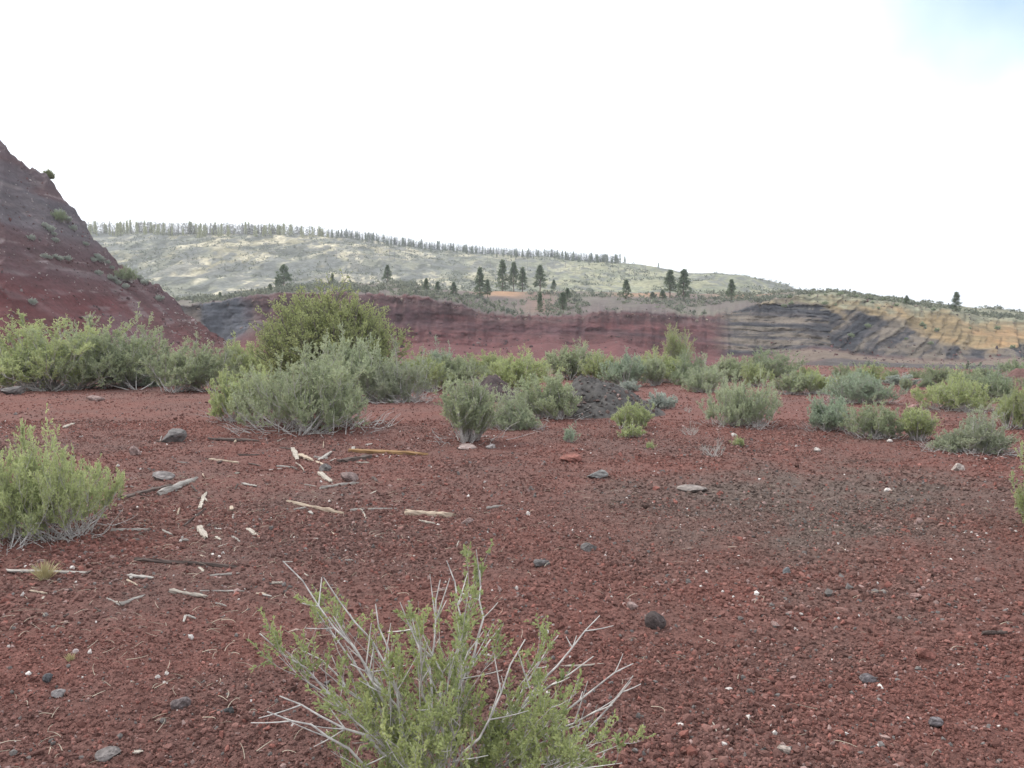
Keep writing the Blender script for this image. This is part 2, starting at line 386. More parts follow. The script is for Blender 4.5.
far, fP, fpx, fK = sheet('far_hillside_terrain', hc, [(0, yFt, dFt), (70, yMid, dMid), (80, yRid, dRid), (10, yBk, dBk)], M_far, tone_far, disp_far)

# ------------------------------------------------------------------ steep cut cinder hill on the left
lc = np.arange(-420, 232, 1.5)
yS = I(lc, (-420, -110), (-250, -40), (-100, 60), (-40, 108), (0, 136), (10, 150), (25, 163), (45, 175), (60, 195), (70, 208), (83, 222), (92, 238), (100, 246), (120, 262), (140, 277), (158, 288), (166, 297), (185, 315), (207, 331), (222, 341), (232, 348))
dS = I(lc, (-420, 84), (0, 96), (120, 98), (232, 92))
yF = I(lc, (-420, 352), (0, 353), (150, 350), (232, 350)); dF = I(lc, (-420, 52), (0, 64), (150, 80), (232, 89))
yF = np.maximum(yF, yS + 2)
yG = yF + 8; dG = dF - 3
yH = yS + 60; dH = dS + 34
def disp_hill(P, px, K):
    m = sst(.9, 1.2, K) * sst(2.3, 1.9, K)
    dip = px * .62 + (K - 1) * 0     # streak coordinate follows the dip of the beds
    s = P[..., 2] + .75 * P[..., 0]
    P[..., 1] += m * (4.0 * fbm(s * .16, P[..., 0] * .03, 401, 4) + 2.0 * fbm(s * .6, P[..., 0] * .08, 411, 4) + 2.2 * fbm(P[..., 0] * .22, P[..., 2] * .22, 421, 5) + 1.0 * fbm(P[..., 0] * 1.1, P[..., 2] * 1.1, 425, 3))
    P[..., 2] += np.exp(-((K - 2) / .12) ** 2) * (1.2 * fbm(px * .05, 0 * px, 431, 3) + .9 * fbm(px * .3, 0 * px, 432, 3))
    return P
def tone_hill(P, px, K):
    x, z = P[..., 0], P[..., 2]
    rel = (z - 0) / np.maximum(1, 24)                       # height share
    s = z + .75 * x                                          # beds dip to the right
    n1 = fbm(x * .08, z * .1, 441, 4); n2 = fbm(s * .9, x * .12, 451, 4); n3 = fbm(x * .5, z * .6, 461, 3)
    c = np.array([.098, .036, .037]) + 0 * x[..., None]
    h = z + 1.4 * (n1 * 6) + .30 * (x + 50)                  # the colour boundary also falls to the right
    c = lerp(c, [.088, .054, .059], sst(6.5, 10.5, h))
    c = lerp(c, [.078, .072, .082], sst(12, 15, h) * sst(24, 19, h) * (.75 + 1.5 * n2))
    c = lerp(c, [.115, .085, .088], sst(.05, .3, n2) * .35 * sst(4, 7, h))
    c = lerp(c, [.068, .036, .036], sst(.02, .25, -n2 + .5 * n3) * .6)
    # smooth fan of loose mauve cinder at the right foot
    fx = (px - 140) / 62.0
    n4 = fbm(x * 1.6, z * 1.8, 471, 3); n5 = fbm(s * 2.6, x * .25 + z * .1, 475, 3)
    c = lerp(c, [.055, .030, .031], sst(.08, .28, n5 + .6 * n4) * .7 * sst(14, 9, h))
    c = lerp(c, [.13, .105, .108], sst(.14, .34, -n5 + .6 * n4) * .6 * sst(4, 8, h))
    c = lerp(c, [.24, .20, .20], sst(.29, .38, n4 + .2 * n3) * .6)
    fan = sst(1.0, .55, np.abs(fx)) * sst(5.4, 3.6, z + 3.2 * np.abs(fx + .45))
    c = lerp(c, [.105, .060, .064], fan * .9)
    c = lerp(c, [.115, .052, .052], sst(1.6, .6, z) * .6)
    return c * (1 + .35 * n3[..., None] + .5 * n4[..., None] * (1 - .7 * fan[..., None]))
hill, hP, hpx, hK = sheet('cinder_hill_terrain', lc, [(0, yG, dG), (6, yF, dF), (150, yS, dS), (14, yH, dH)], M_hill, tone_hill, disp_hill)

# ------------------------------------------------------------------ air
hz = bpy.data.materials.new('haze_air'); hz.use_nodes = True; t = hz.node_tree; t.nodes.clear()
o = t.nodes.new('ShaderNodeOutputMaterial'); pv = t.nodes.new('ShaderNodeVolumePrincipled')
pv.inputs['Color'].default_value = (.88, .93, 1, 1); pv.inputs['Density'].default_value = 0.00027; pv.inputs['Anisotropy'].default_value = .2
t.links.new(pv.outputs['Volume'], o.inputs['Volume'])
b = 4400; z0, z1 = -9.0, 230.0
Vb = [(sx * b, sy * b, z) for z in (z0, z1) for sx, sy in ((-1, -1), (1, -1), (1, 1), (-1, 1))]
hb = mk('haze', Vb, [[(3, 2, 1, 0), (4, 5, 6, 7), (0, 1, 5, 4), (1, 2, 6, 5), (2, 3, 7, 6), (3, 0, 4, 7)]], hz); hb['kind'] = 'stuff'; hb['label'] = 'thin pale haze in the air over the pit'

def ico():
    p = (1 + 5 ** .5) / 2
    v = np.array([(-1, p, 0), (1, p, 0), (-1, -p, 0), (1, -p, 0), (0, -1, p), (0, 1, p), (0, -1, -p), (0, 1, -p), (p, 0, -1), (p, 0, 1), (-p, 0, -1), (-p, 0, 1)], float)
    f = np.array([(0, 11, 5), (0, 5, 1), (0, 1, 7), (0, 7, 10), (0, 10, 11), (1, 5, 9), (5, 11, 4), (11, 10, 2), (10, 7, 6), (7, 1, 8), (3, 9, 4), (3, 4, 2), (3, 2, 6), (3, 6, 8), (3, 8, 9), (4, 9, 5), (2, 4, 11), (6, 2, 10), (8, 6, 7), (9, 8, 1)])
    return v / np.linalg.norm(v[0]), f
IV, IF = ico()
# ------------------------------------------------------------------ plant builders
def unit(v): return v / np.maximum(np.linalg.norm(v, axis=-1, keepdims=True), 1e-9)
def tubes(P, r0, r1, sides=3):
    """P (n,k,3) polylines -> verts, quads; radius from r0 to r1 (arrays n)"""
    n, k, _ = P.shape
    T = np.gradient(P, axis=1); T = unit(T)
    up = np.where(np.abs(T[..., 2:3]) > .9, np.array([1., 0, 0]), np.array([0, 0, 1.]))
    a = unit(np.cross(T, up)); b_ = np.cross(T, a)
    rr = np.asarray(r0)[:, None] + (np.asarray(r1) - np.asarray(r0))[:, None] * np.linspace(0, 1, k)[None]
    th = np.arange(sides) * 2 * np.pi / sides
    V = P[:, :, None] + rr[:, :, None, None] * (np.cos(th)[:, None] * a[:, :, None] + np.sin(th)[:, None] * b_[:, :, None])
    idx = np.arange(n * k * sides).reshape(n, k, sides)
    q = np.stack([idx[:, :-1], np.roll(idx[:, :-1], -1, 2), np.roll(idx[:, 1:], -1, 2), idx[:, 1:]], -1).reshape(-1, 4)
    return V.reshape(-1, 3), q
def leaves(rng, pos, dr, ln, wd):
    """diamond leaves at pos along dr"""
    n = len(pos); dr = unit(dr); s = unit(np.cross(dr, rng.normal(size=(n, 3)))); nn = np.cross(dr, s)
    ln = ln[:, None]; wd = wd[:, None]
    V = np.stack([pos, pos + dr * ln * .55 + s * wd * .5 + nn * wd * .15, pos + dr * ln, pos + dr * ln * .55 - s * wd * .5 + nn * wd * .15], 1)
    return V.reshape(-1, 3), np.arange(n * 4).reshape(n, 4)
def merge(parts):
    Vs, Fs, o = [], {}, 0
    for V, F_ in parts:
        Vs.append(V); Fs.setdefault(F_.shape[1], []).append(F_ + o); o += len(V)
    return np.concatenate(Vs), [np.concatenate(f) for f in Fs.values()]
def bez(P0, P1, P2, k):
    t = np.linspace(0, 1, k)[None, :, None]
    return (1 - t) ** 2 * P0[:, None] + 2 * t * (1 - t) * P1[:, None] + t ** 2 * P2[:, None]
def grow(rng, stems, ntw, nsp, nl, sc_, leaf, tfrom=.35, upb=.5, spread=.8, twl=(.16, .34), spl=(.05, .13), rstem=.008):
    """stems (n,k,3): side twigs, sprays and leaves on them. Returns wood part and leaf arrays"""
    n, k, _ = stems.shape
    Ls = np.linalg.norm(np.diff(stems, axis=1), axis=2).sum(1)
    def pick(P, m, lo, hi):
        t = rng.uniform(lo, hi, (len(P), m)) * (P.shape[1] - 1); i0 = np.minimum(t.astype(int), P.shape[1] - 2); f = (t - i0)[..., None]
        r = np.arange(len(P))[:, None]
        return (P[r, i0] * (1 - f) + P[r, i0 + 1] * f).reshape(-1, 3), unit(P[r, i0 + 1] - P[r, i0]).reshape(-1, 3)
    p, d = pick(stems, ntw, tfrom, 1.0)
    L_ = np.repeat(Ls, ntw) * rng.uniform(twl[0], twl[1], n * ntw)
    d1 = unit(d + spread * rng.normal(size=d.shape) * .6 + [0, 0, upb * .5])
    e = p + d1 * L_[:, None] * .8 + np.array([0, 0, 1]) * (L_ * .3 * upb)[:, None]
    c = p + d1 * L_[:, None] * .5
    tw = bez(p, c, e, 4)
    p2, d2 = pick(tw, nsp, .15, 1.0)
    L2 = rng.uniform(spl[0], spl[1], len(p2)) * sc_
    d3 = unit(d2 + .55 * rng.normal(size=d2.shape) + [0, 0, upb * .7])
    sp = np.stack([p2, p2 + d3 * L2[:, None]], 1)
    tt = rng.uniform(.1, 1.0, (len(p2), nl))
    pl = (sp[:, None, 0] + (sp[:, None, 1] - sp[:, None, 0]) * tt[..., None]).reshape(-1, 3)
    dl = np.repeat(d3, nl, 0) + .55 * rng.normal(size=(len(p2) * nl, 3))
    ln = rng.uniform(.6, 1.2, len(pl)) * leaf[0]; wd = rng.uniform(.7, 1.2, len(pl)) * leaf[1]
    LV, LF = leaves(rng, pl, dl, ln, wd)
    clump = np.repeat(rng.uniform(0, 1, len(tw)), nsp * nl)
    stemt = np.repeat(rng.uniform(0, 1, n), ntw * nsp * nl)
    tint = np.clip(.35 * clump + .3 * stemt + .35 * rng.uniform(0, 1, len(pl)), 0, 1)
    wood = merge([tubes(stems, np.full(n, rstem), np.full(n, rstem * .3)), tubes(tw, np.full(len(tw), rstem * .36), np.full(len(tw), rstem * .14)),
                  tubes(sp, np.full(len(sp), rstem * .14), np.full(len(sp), rstem * .08))])
    return wood, (LV, [LF], np.repeat(tint, 4))

PROTO = {}
def proto_shrub(key, seed, W=1.0, H=1.0, ns=40, ntw=6, nsp=5, nl=12, leaf=(.03, .008), bases=5, spread0=.28, mat=None, wood=None, thmax=78,
                tfrom=.35, upb=.5, dead=0, rstem=.009, arch=.62, lumpy=.36, rmin=.55, **kw):
    rng = np.random.default_rng(seed)
    bx = rng.uniform(0, 2 * np.pi, bases); br = np.sqrt(rng.uniform(0, 1, bases)) * spread0 * W
    B = np.stack([br * np.cos(bx), br * np.sin(bx), 0 * bx], -1)
    k = rng.integers(0, bases, ns); P0 = B[k] + rng.normal(0, .02, (ns, 3)) * [1, 1, 0]
    ph = rng.uniform(0, 2 * np.pi, ns); th = np.radians(thmax) * np.sqrt(rng.uniform(0, 1, ns))
    # lumpy outline: every sector of the crown reaches its own distance
    lump = .82 + lumpy * fbm(np.cos(ph) * 1.6 + seed, np.sin(ph) * 1.6 + th * 1.5, seed, 2) * 2
    rr = rng.uniform(rmin, 1.0, ns) ** .6 * lump
    tip = np.stack([W / 2 * np.sin(th) * np.cos(ph), W / 2 * np.sin(th) * np.sin(ph), H * np.cos(th) ** .75], -1) * rr[:, None]
    tip[:, :2] += P0[:, :2] * .45; tip[:, 2] = np.maximum(tip[:, 2], .10 * H)
    mid = P0 + (tip - P0) * np.array([arch, arch, .38]) + rng.normal(0, .04, (ns, 3)) * H
    st = bez(P0 - [0, 0, .04], mid, tip, 7); st[:, 1:-1] += rng.normal(0, .012 * H, (ns, 5, 3))
    st[:, 1:, 2] = np.maximum(st[:, 1:, 2], .02)
    woodp, (LV, LF, tint) = grow(rng, st, ntw, nsp, nl, H, leaf, tfrom, upb, rstem=rstem, **kw)
    me_l = mesh_np('foliage', LV, LF, mat or M_leaf, tint=tint)
    WV, WF = woodp
    me_w = mesh_np('stems', WV, WF, wood or M_twig)
    me_d = None
    if dead:
        ph = rng.uniform(0, 2 * np.pi, dead); q = rng.uniform(.15, .5, dead) * W
        a = np.stack([q * np.cos(ph), q * np.sin(ph), rng.uniform(0, .08, dead) * H], -1)
        dd = np.stack([np.cos(ph), np.sin(ph), rng.uniform(.0, 1.1, dead)], -1) + .7 * rng.normal(size=(dead, 3)) * [1, 1, .4]
        ln = rng.uniform(.12, .38, dead)[:, None] * H
        e = a + unit(dd) * ln; e[:, 2] = np.maximum(e[:, 2], .015); m_ = (a + e) / 2 + rng.normal(0, .05 * H, (dead, 3)); m_[:, 2] = np.abs(m_[:, 2])
        DV, DF = tubes(bez(a, m_, e, 4), np.full(dead, rstem * .6), np.full(dead, rstem * .2))
        me_d = mesh_np('dead_twigs', DV, [DF], M_twig)
    PROTO[key] = (W, H, me_l, me_w, me_d)

# kinds of brush, each a few individuals
for s in range(3):
    proto_shrub(f'green{s}', 10 + s, W=1.5, H=1.0, ns=64, ntw=6, nsp=6, nl=12, leaf=(.044, .014), bases=6, dead=70, upb=.75)
for s in range(2):
    proto_shrub(f'wide{s}', 20 + s, W=2.4, H=1.15, ns=110, ntw=6, nsp=6, nl=12, leaf=(.046, .015), bases=12, spread0=.33, dead=160, upb=.7)
for s in range(2):
    proto_shrub(f'grey{s}', 30 + s, W=1.4, H=.9, ns=70, ntw=7, nsp=5, nl=10, leaf=(.042, .013), bases=6, dead=150, upb=.4, thmax=84)
proto_shrub('upright0', 40, W=1.0, H=1.0, ns=70, ntw=6, nsp=6, nl=11, leaf=(.038, .012), bases=4, spread0=.14, thmax=62, upb=.9, dead=30)
proto_shrub('silver0', 50, W=1.0, H=.55, ns=60, ntw=5, nsp=5, nl=9, leaf=(.038, .015), bases=5, mat=M_silver, upb=.6)
proto_shrub('small0', 60, W=.5, H=.45, ns=34, ntw=5, nsp=4, nl=9, leaf=(.026, .008), bases=3, spread0=.15, upb=.9, rstem=.005)
proto_shrub('bare0', 70, W=.9, H=.5, ns=16, ntw=5, nsp=3, nl=3, leaf=(.022, .006), bases=2, spread0=.1, mat=M_silver, upb=.5, rstem=.007, dead=14)
proto_shrub('mahogany0', 80, W=4.4, H=2.9, ns=210, ntw=9, nsp=6, nl=12, lumpy=.2, rmin=.72, leaf=(.065, .03), bases=5, spread0=.1, mat=M_olive, wood=M_darktwig, thmax=86, upb=.3, rstem=.03, tfrom=.4, arch=.55, spl=(.05, .12))
proto_shrub('tall0', 90, W=1.2, H=1.7, ns=60, ntw=7, nsp=6, nl=9, leaf=(.045, .015), bases=3, spread0=.12, thmax=55, upb=.7)

RNG = np.random.default_rng(5)
TINTS = {'g': (1.0, 1.0, 1.0), 'y': (1.08, 1.08, .86), 'b': (.92, .98, 1.12), 'd': (.88, .92, .92), 's': (1.1, 1.1, 1.15), 'o': (1, .98, .9), 'm': (.95, .93, 1.02)}
def put_shrub(key, loc, W, H, label, name='sagebrush', cat='sagebrush', group=None, tint='g', rot=None, depth=None):
    w0, h0, ml, mw, md = PROTO[key]
    r = empty(name, (loc[0], loc[1], loc[2] - .02)); tag(r, label, cat, group)
    r.rotation_euler = (0, 0, RNG.uniform(0, 6.28) if rot is None else rot)
    s = W / w0; r.scale = (s, s if depth is None else depth / w0, H / h0)
    c = np.array(TINTS[tint]) * RNG.uniform(.93, 1.07)
    for n, me in (('foliage', ml), ('stems', mw), ('dead_twigs', md)):
        if me is None or (n == 'dead_twigs' and (loc[1] > 24 or W < .9)): continue
        o = bpy.data.objects.new(n, me); COL.objects.link(o); o.parent = r; o.color = (*c, 1)
    return r
BRUSH = 'brush growing across the cinder flat'
# (kind, centre px, base row, width px, height px, tint, label)
SHRUBS = [
 ('wide0', 12, 392, 150, 68, 'y', 'tall yellow-green sagebrush before the red hill, cut by the left border'),
 ('wide1', 88, 390, 120, 62, 'g', 'broad sagebrush with grey dead branches tangled low, below the red hill'),
 ('grey0', 134, 387, 70, 46, 'b', 'greyer low sagebrush between the broad sagebrush and the rounded one below the red hill'),
 ('green0', 186, 393, 78, 52, 'g', 'rounded sagebrush in front of the mauve cinder fan of the red hill'),
 ('green1', 236, 384, 58, 44, 'y', 'yellowish sagebrush showing between the mauve cinder fan and the big olive bush'),
 ('wide1', 304, 434, 136, 74, 'g', 'large pale green sagebrush in front of the big round olive bush'),
 ('green2', 243, 422, 66, 58, 'y', 'yellow-green sagebrush leaning on the left flank of the large pale green one'),
 ('green1', 350, 402, 74, 66, 's', 'silvery sagebrush standing tight before the trunk side of the big olive bush'),
 ('grey1', 394, 403, 62, 46, 'm', 'dull violet-grey twiggy sagebrush right of the big olive bush'),
 ('green0', 424, 392, 46, 38, 'y', 'small yellow-green sagebrush beside the dull violet-grey one'),
 ('upright0', 472, 445, 66, 62, 'g', 'upright vase-shaped sagebrush with a bare dark base beside a white stone'),
 ('grey0', 515, 430, 52, 38, 's', 'low grey sagebrush touching the vase-shaped one on its right'),
 ('green2', 548, 420, 66, 50, 'g', 'grey-green sagebrush against the left foot of the dark cinder mound'),
 ('green0', 518, 394, 62, 42, 'y', 'bright sagebrush behind the two low cinder mounds'),
 ('green1', 452, 390, 62, 36, 'g', 'sagebrush in the row behind the vase-shaped one, left of the low dark mound'),
 ('green2', 482, 381, 60, 30, 'y', 'lower yellowish sagebrush directly behind the low dark mound'),
 ('grey1', 436, 376, 40, 28, 'b', 'far grey sagebrush against the red talus, right of the olive bush'),
 ('green0', 574, 380, 66, 36, 'g', 'wide sagebrush right behind the crest of the dark cinder mound'),
 ('green2', 600, 382, 36, 30, 'y', 'narrow sagebrush at the back right of the dark cinder mound'),
 ('green1', 625, 387, 48, 34, 'b', 'blue-green sagebrush right of the dark cinder mound'),
 ('upright0', 657, 386, 26, 26, 'g', 'small round sagebrush right of the blue-green one'),
 ('silver0', 629, 392, 22, 12, 's', 'tiny whitish sage on the right flank of the dark cinder mound'),
 ('silver0', 662, 409, 30, 18, 's', 'low silver-white sage cushion on bare red cinder right of the mound'),
 ('small0', 600, 415, 15, 13, 'y', 'tiny green plant at the foot of the dark cinder mound'),
 ('green1', 632, 429, 40, 28, 'y', 'small bright sagebrush on open cinder right of the mound'),
 ('small0', 632, 439, 26, 18, 'y', 'bright yellow-green clump in front of the small bright sagebrush'),
 ('small0', 571, 443, 17, 19, 'b', 'lone grey-green seedling on open red cinder'),
 ('small0', 651, 449, 10, 9, 'y', 'tiny bright green sprout on open red cinder'),
 ('tall0', 680, 378, 32, 44, 'y', 'tall narrow yellow-green bush rising above the others before the red wall'),
 ('green0', 661, 383, 52, 32, 'y', 'yellow-tipped sagebrush at the left foot of the tall narrow bush'),
 ('grey0', 693, 385, 40, 32, 'd', 'dark sagebrush at the right foot of the tall narrow bush'),
 ('grey1', 707, 393, 42, 28, 's', 'ash-grey sagebrush with a green half, in front of the tall narrow bush'),
 ('green2', 736, 382, 46, 28, 'g', 'round sagebrush below the join of red and grey wall'),
 ('wide0', 768, 380, 60, 28, 'd', 'broad dark green sagebrush below the grey wall'),
 ('green1', 757, 387, 30, 24, 'y', 'lighter sagebrush in front of the broad dark green one'),
 ('wide1', 745, 428, 68, 46, 's', 'broad grey-green sagebrush standing alone on open red cinder'),
 ('green0', 797, 395, 38, 25, 'g', 'dark-footed sagebrush left of the long bushy group'),
 ('green1', 822, 394, 34, 24, 'y', 'yellowish sagebrush beside the dark-footed one'),
 ('green2', 832, 432, 50, 39, 'b', 'rounded blue-green sagebrush at the near edge of the right group'),
 ('green0', 882, 440, 54, 38, 'g', 'spiky green sagebrush between the rounded blue-green one and a smaller neighbour'),
 ('upright0', 924, 442, 38, 32, 'y', 'smaller fresh green sagebrush right of the spiky green one'),
 ('grey0', 982, 455, 74, 44, 'm', 'twiggy grey sagebrush with bare pale branches, nearest in the right group'),
 ('wide0', 864, 404, 66, 30, 'b', 'broad blue-grey sagebrush behind the spiky green one'),
 ('green1', 872, 386, 34, 22, 'y', 'yellow-green sagebrush before the dark broken bank'),
 ('green2', 970, 394, 44, 28, 'g', 'fresh green sagebrush at the back of the right group'),
 ('wide1', 968, 412, 66, 32, 'y', 'wide yellow-green sagebrush right of the bare red gap'),
 ('green0', 1000, 402, 40, 30, 'd', 'dark grey-green sagebrush at the back beside the wide yellow-green one'),
 ('green1', 1022, 430, 42, 44, 'y', 'bright green sagebrush at the right border, behind the twiggy grey one'),
 ('green2', 938, 384, 30, 20, 'g', 'deep green sagebrush in front of the dark broken bank'),
 ('upright0', 908, 391, 14, 12, 'g', 'single small sagebrush on the bare gap behind the right group'),
 ('green0', 1018, 381, 30, 22, 'd', 'dark sagebrush far off at the right border below the red mound'),
 ('silver0', 902, 385, 34, 11, 's', 'low whitish sage mat in front of the dark broken bank'),
 ('silver0', 818, 385, 44, 9, 's', 'long whitish sage mat below the buff bench'),
 ('bare0', 716, 457, 32, 20, 's', 'half-dead silvery plant sprawling on red cinder with bare stems'),
 ('small0', 739, 447, 14, 12, 'y', 'pale green tuft right beside the half-dead silvery plant'),
 ('bare0', 692, 436, 22, 15, 's', 'thin grey dead-looking twigs left of the lone broad sagebrush'),
 ('bare0', 688, 413, 10, 10, 's', 'tiny grey dried sprig beyond the thin grey twigs'),
 ('wide1', 14, 546, 126, 100, 'y', 'big near sagebrush with yellow-green tips, cut by the left edge of the view'),
 ('green2', 1066, 540, 84, 98, 'y', 'bright sagebrush with pale dead twigs below, cut by the right border'),
 ('small0', 466, 556, 13, 9, 'y', 'small yellow-green sprig on cinder above the nearest bush'),
]
for key, px, py, wp, hp, tn, lab in SHRUBS:
    x, y, z = G(px, py)
    k = math.hypot(1, 0) * y / F
    put_shrub(key, (x, y + .25 * wp * k, z), wp * k * 1.22, hp * k * 1.10, lab, group=BRUSH, tint=tn,
              name='whitish_sage' if key == 'silver0' else 'dry_shrub' if key == 'bare0' else 'seedling' if key == 'small0' else 'sagebrush',
              cat='shrub' if key in ('silver0', 'bare0') else 'seedling' if key == 'small0' else 'sagebrush')
x, y, z = G(326, 392)
put_shrub('mahogany0', (x, 25.5, z), 5.0, 3.5, 'big round olive-green bush, the tallest on the flat, before the pit wall', 'round_bush', 'bush', tint='o', rot=.6)

# the band of brush further back: nothing tells one from another
far_band = [(-150, 372, 26), (-90, 376, 30), (410, 372, 22), (466, 370, 22), (500, 368, 20), (530, 372, 24), (548, 369, 20), (610, 370, 18), (640, 371, 22), (715, 374, 20), (786, 376, 22), (805, 380, 26), (842, 379, 24),
            (852, 386, 28), (890, 380, 20), (915, 378, 18), (926, 387, 20), (950, 381, 22), (985, 381, 26), (998, 388, 24), (1040, 392, 40), (1080, 398, 50), (1120, 404, 60), (1070, 384, 30), (838, 390, 26), (700, 378, 20), (585, 372, 20), (955, 399, 30), (1012, 412, 30), (940, 396, 18)]
rb = np.random.default_rng(77)
for px, py, wp in far_band:
    x, y, z = G(px, py); k = y / F
    put_shrub(rb.choice(['green0', 'green1', 'green2', 'grey0', 'grey1']), (x, y, z), wp * k, wp * k * rb.uniform(.55, .8),
              'one of the small grey-green sagebrushes in the far band before the pit wall', group='far band of sagebrush', tint=rb.choice(list('gybd')))

# ------------------------------------------------------------------ nearest bush: sparse, with bare silver branches standing out of it
def near_bush():
    rng = np.random.default_rng(404)
    x0, y0_, z0_ = -.24, 2.62, float(ground_z(-.24, 2.62))
    root = empty('bitterbrush', (x0, y0_, z0_)); tag(root, 'nearest sparse bush with small bright leaves and bare silver branches sticking out', 'bush')
    O = np.array([x0, y0_, z0_])
    bare = [((280, 560), 2.75), ((327, 573), 2.85), ((262, 640), 2.5), ((275, 690), 2.45), ((300, 655), 2.7), ((455, 575), 2.9), ((490, 560), 2.95), ((395, 605), 2.6), ((442, 573), 2.8),
            ((372, 600), 2.7), ((352, 655), 2.6), ((312, 610), 2.75), ((268, 705), 2.35), ((597, 618), 2.9), ((630, 660), 2.75), ((636, 682), 2.7), ((585, 650), 2.55), ((500, 630), 2.9), ((478, 640), 2.6), ((520, 655), 2.5), ((330, 620), 2.6), ((610, 700), 2.5), ((560, 640), 3.0), ((418, 640), 2.4)]
    tips = np.array([at(p[0], p[1], d) for p, d in bare]) - O
    n = len(tips); P0 = rng.normal(0, .05, (n, 3)) * [1, 1, 0]
    mid = P0 + (tips - P0) * np.array([.35, .4, .52]) + rng.normal(0, .035, (n, 3))
    st = bez(P0 - [0, 0, .03], mid, tips, 12); wv = rng.normal(0, .022, (n, 4, 3)); tt_ = np.linspace(0, 3, 12); i0_ = np.minimum(tt_.astype(int), 2); f_ = (tt_ - i0_)[None, :, None]
    st += (wv[:, i0_] * (1 - f_) + wv[:, i0_ + 1] * f_) * np.minimum(1, tt_ / 1.0)[None, :, None]; st[:, 1:-1] += rng.normal(0, .006, (n, 10, 3))
    parts = [tubes(st, np.full(n, .0078), np.full(n, .0020), 5)]
    # short bare forks near the tips
    m = 5
    t = rng.uniform(.45, .97, (n, m)); ii = (t * 11).astype(int)
    p = st[np.arange(n)[:, None], ii].reshape(-1, 3); d = unit((st[np.arange(n)[:, None], np.minimum(ii + 1, 11)] - st[np.arange(n)[:, None], ii - 1]).reshape(-1, 3))
    dd = unit(d + .55 * rng.normal(size=d.shape)); ln = rng.uniform(.04, .16, len(p))[:, None]
    fk = bez(p, p + dd * ln * .5, p + dd * ln + [0, 0, .01], 4)
    parts.append(tubes(fk, np.full(len(p), .0028), np.full(len(p), .0014), 4))
    V, F_ = merge(parts); mk('bare_branches', V, F_, M_bare, root, smooth=True)
    # leafy stems
    g2 = []
    for (px, py, D, sp) in ((405, 655, 2.7, 44), (440, 622, 2.75, 34), (470, 620, 2.8, 30), (352, 720, 2.6, 34), (520, 690, 2.6, 60), (470, 680, 2.5, 70), (385, 715, 2.5, 46), (570, 720, 2.6, 40), (605, 750, 2.5, 20), (540, 650, 2.85, 22), (330, 620, 2.8, 12), (480, 590, 2.95, 10), (285, 650, 2.5, 12), (430, 720, 2.35, 80), (610, 765, 2.45, 22), (560, 755, 2.4, 44), (360, 765, 2.4, 40), (490, 745, 2.3, 60)):
        for _ in range(5 if sp > 30 else 3):
            g2.append(at(px + rng.normal(0, sp * .62), py + rng.normal(0, sp * .45), D + rng.normal(0, .16)) - O)
    tips = np.array(g2); tips[:, 2] = np.maximum(tips[:, 2], .08); n = len(tips)
    P0 = rng.normal(0, .07, (n, 3)) * [1, 1, 0]
    mid = P0 + (tips - P0) * np.array([.4, .4, .5]) + rng.normal(0, .03, (n, 3))
    st = bez(P0 - [0, 0, .03], mid, tips, 9); st[:, 1:-1] += rng.normal(0, .005, (n, 7, 3))
    (WV, WF), (LV, LF, tint) = grow(rng, st, 6, 5, 14, .55, (.0165, .0072), .38, .7, .9, twl=(.08, .2), spl=(.06, .14), rstem=.0036)
    mk('stems', WV, WF, M_twig, root)
    o = mk('foliage', LV, LF, M_bitter, root, tint=tint)
near_bush()

# small tuft of yellow bunch grass beside the near sagebrush
def grass_tuft(px, py, wp, hp, label, n=180, seed=1):
    rng = np.random.default_rng(seed); x, y, z = G(px, py); k = y / F
    ph = rng.uniform(0, 6.28, n); q = rng.uniform(0, .6, n)
    P0 = np.stack([.18 * wp * k * np.cos(ph) * q, .18 * wp * k * np.sin(ph) * q, 0 * q - .01], -1)
    L_ = rng.uniform(.5, 1.05, n) * hp * k
    e = P0 + np.stack([np.cos(ph) * q * wp * k * .9, np.sin(ph) * q * wp * k * .9, L_ * (1 - .4 * q)], -1)
    m_ = P0 * .4 + e * .6; m_[:, 2] = e[:, 2] * .75
    V, F_ = tubes(bez(P0, m_, e, 4), np.full(n, .0022), np.full(n, .0006))
    o = mk('grass_tuft', V, [F_], M_straw); o.location = (x, y, z); tag(o, label, 'grass tuft')
M_straw = mat_noise('dry_straw', (.34, .29, .15), (.52, .47, .28), 8, .0005)
grass_tuft(45, 580, 26, 22, 'small round tuft of yellow bunch grass in front of a grey plank', seed=3)
grass_tuft(70, 662, 12, 10, 'flat tuft of bleached straw on the red cinder near the left border', 70, 4)

